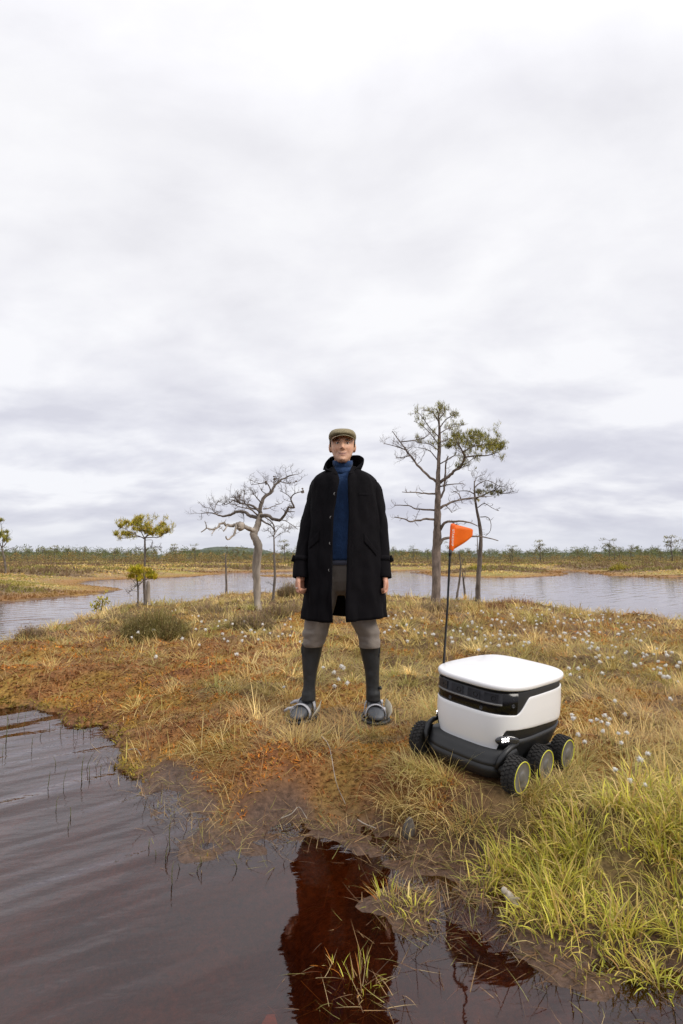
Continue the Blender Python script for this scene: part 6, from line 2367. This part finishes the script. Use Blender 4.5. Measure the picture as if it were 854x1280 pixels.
    fo2 = (fbm(ang_ * 5 + rows[:, :, 2] * 3, rows[:, :, 2] * 9, 23, 3) - 0.5)
    rad = np.sqrt(rows[:, :, 0] ** 2 + rows[:, :, 1] ** 2)[:, :, None] + 1e-6
    rows[:, :, :2] += rows[:, :, :2] / rad * (fo * (0.014 + 0.055 * low) + fo2 * 0.022)[:, :, None]
    # hem slightly uneven, front edges roll out
    rows[0:3, :, 2] += (0.010 * np.cos(ang_[0:3] * 2 + .6))
    for e, sg in ((slice(0, 4), 1), (slice(K - 4, K), -1)):
        rows[:, e, 1] -= 0.008
    mb = MB()
    mb.loft(rows, closed=False)
    me = mb.mesh('coat')
    me.materials.append(M['coat'])
    coat = link('coat', me, None, man)
    so = coat.modifiers.new('thickness', 'SOLIDIFY')
    so.thickness = 0.007
    so.offset = -1 if True else 1
    # sleeves
    for s in (-1, 1):
        A = [np.array(p) for p in arm_pts(s)]
        st = A[0] + np.array([-s * 0.070, 0, 0.006])
        pts = [st] + A[:]
        P_, r_ = densify(pts, [0.050, 0.068, 0.0655, 0.060, 0.052, 0.053], 7)
        tg = np.gradient(P_, axis=0)
        tg /= np.linalg.norm(tg, axis=1)[:, None]
        rows_ = []
        for i in range(len(P_)):
            u_ = np.cross([0, 1, 0], tg[i])
            u_ /= np.linalg.norm(u_)
            w_ = np.cross(tg[i], u_)
            q = np.linspace(0, 2 * np.pi, 40, endpoint=False)
            rr = r_[i] * (1 + 0.0 * q)
            f_ = i / (len(P_) - 1)
            wob = (fbm(np.cos(q) * 1.6 + 7 * s, np.sin(q) * 1.6 + f_ * 11, 29, 3) - 0.5) * (0.010 + 0.014 * np.exp(-((f_ - 0.6) / 0.18) ** 2))
            depth = 1.25 - 0.1 * f_
            rows_.append(P_[i] + np.outer(np.cos(q) * (rr + wob), u_) + np.outer(np.sin(q) * (rr * depth + wob), w_))
        # cuff turns in
        last = rows_[-1]
        cen = last.mean(0)
        rows_.append(cen + (last - cen) * 0.97 + np.array([0, 0, -0.004]))
        rows_.append(cen + (last - cen) * 0.86 + np.array([0, 0, 0.0]))
        rows_.append(cen + (last - cen) * 0.80 + np.array([0, 0, 0.05]))
        mb = MB()
        mb.loft(rows_, cap1=False)
        slv = mb.build('sleeve', M['coat'], coat)
        # strap around the cuff
        mb = MB()
        fi = int(0.865 * (len(P_) - 1))
        band = []
        for k_, sc in ((-1, 1.0), (-1, 1.07), (1, 1.07), (1, 1.0)):
            rr = rows_[fi]
            cen = rr.mean(0)
            band.append(cen + (rr - cen) * sc + tg[fi] * 0.016 * k_)
        mb.loft(band, cap0=False, cap1=False)
        cen = rows_[fi].mean(0)
        mb.box(cen + np.array([s * 0.055, -0.005, 0.004]), (0.022, 0.04, 0.042), np.array(Matrix.Rotation(-s * 0.3, 3, 'Y')))
        mb.build('cuff_strap', M['coat'], coat)
    # upturned collar: nine stations from the left front edge round the back to the right front edge
    ST = [((420.5, 592.5), -0.098, (404.3, 589.6), -0.088), ((412, 592), -0.075, (406.5, 581.5), -0.060), ((409.5, 591), -0.02, (411.5, 573.5), -0.010), ((412, 588), 0.06, (416.5, 568.5), 0.055),
          ((429, 586), 0.095, (429, 567), 0.098), ((446, 588), 0.06, (443, 567.2), 0.055), ((449.5, 591), -0.02, (450.5, 570.2), -0.012), ((447.5, 592), -0.07, (454.6, 576.5), -0.052), ((437.5, 592.5), -0.098, (445.5, 587.2), -0.088)]
    bot = [np.array([hx(a[0]), y0, hz(a[1])]) for a, y0, b, y1 in ST]
    top = [np.array([hx(b[0]), y1, hz(b[1])]) for a, y0, b, y1 in ST]
    Bq, _ = densify(bot, np.zeros(9), 7)
    Tq, _ = densify(top, np.zeros(9), 7)
    rows_ = []
    for q in np.linspace(0, 1, 9):
        r_ = Bq * (1 - q) + Tq * q
        out = r_ - np.array([hx(429), 0, 0])
        out[:, 2] = 0
        out /= np.linalg.norm(out, axis=1)[:, None] + 1e-9
        rows_.append(r_ + out * 0.010 * math.sin(math.pi * q))
    mb = MB()
    mb.loft(rows_, closed=False)
    me = mb.mesh('collar')
    me.materials.append(M['collar_lining'])
    col_ = link('collar', me, None, coat)
    so = col_.modifiers.new('thickness', 'SOLIDIFY')
    so.thickness = 0.006
    so.offset = 0
    # sewn-on pieces lie on the real cloth surface
    from mathutils.bvhtree import BVHTree
    cv = rows.reshape(-1, 3)
    bvh = BVHTree.FromPolygons(cv.tolist(), [tuple(p.vertices) for p in coat.data.polygons])

    def cloth(u, v):
        hit = bvh.ray_cast(Vector((hx(u), -0.6, hz(v))), Vector((0, 1, 0)))
        return np.array(hit[0]) if hit[0] is not None else coat_front(u, v)

    def strip(upper, lower, name, off=0.006, mat='coat'):
        U, _ = densify([(a, b, 0) for a, b in upper], np.zeros(len(upper)), 5)
        Lw, _ = densify([(a, b, 0) for a, b in lower], np.zeros(len(lower)), 5)
        outer, inner_ = [], []
        for q in np.linspace(0, 1, 5):
            P_ = U * (1 - q) + Lw * q
            c_ = np.array([cloth(p[0], p[1]) for p in P_])
            outer.append(c_ - [0, off, 0])
            inner_.append(c_ + [0, 0.003, 0])
        mb_ = MB()
        mb_.loft([inner_[0]] + outer + [inner_[-1]] + inner_[::-1][1:], closed=False)
        return mb_.build(name, M[mat], coat)
    strip([(399.8, 664.5), (393, 672), (385, 680), (379.5, 687.8)], [(399.6, 676.5), (394, 681.5), (387, 687.5), (381, 692.5)], 'pocket_flap', 0.014)
    strip([(454.4, 668), (460, 675.5), (466, 683.5), (470.5, 689)], [(454.4, 679), (460, 684.5), (465, 690), (468.8, 695)], 'pocket_flap', 0.014)
    strip([(448, 619.6), (460, 620.2), (470, 621.2)], [(448, 622), (460, 622.6), (470, 623.6)], 'chest_welt', 0.009)
    strip([(434.8, 606), (435.8, 642), (434.8, 689), (434.0, 730)], [(439.5, 606), (441.5, 642), (441, 689), (440.5, 730)], 'placket', 0.007)
    strip([(406, 590), (412, 592.5), (420.5, 592)], [(413, 594.8), (417, 596), (423.5, 597)], 'collar_point', 0.010)
    strip([(436, 591.5), (441, 591), (446, 587.8)], [(436.0, 596.5), (440, 595.5), (444, 592.5)], 'collar_point', 0.010)
    for u, v in ((419.4, 620.8), (414.8, 649.2), (414.2, 680), (413.2, 711.8)):
        mb = MB()
        p = cloth(u, v)
        a = np.linspace(0, 2 * np.pi, 16, endpoint=False)
        rg = lambda r_, yy: np.c_[p[0] + np.cos(a) * r_, np.full(16, p[1] + yy), p[2] + np.sin(a) * r_]
        mb.loft([rg(0.0105, 0.004), rg(0.0105, -0.005), rg(0.0085, -0.0065), rg(0.0055, -0.005)])
        mb.build('button', M['button'], coat)
    # ring on his right hand
    mb = MB()
    A = arm_pts(-1)
    w = np.array((A[-1][0] + 0.002, A[-1][1] - 0.005, A[-1][2] + 0.012))
    c0 = w + np.array(Matrix.Rotation(math.radians(-38), 3, 'Z')) @ np.array([0.002, -0.030, -0.080])
    t = np.linspace(0, 2 * np.pi, 17)
    mb.tube([c0 + np.array([math.cos(q) * 0.0118, math.sin(q) * 0.0118, 0.003]) for q in t], [0.0028] * 17, 8)
    mb.build('ring', M['silver'], man)
    return man


build_person()
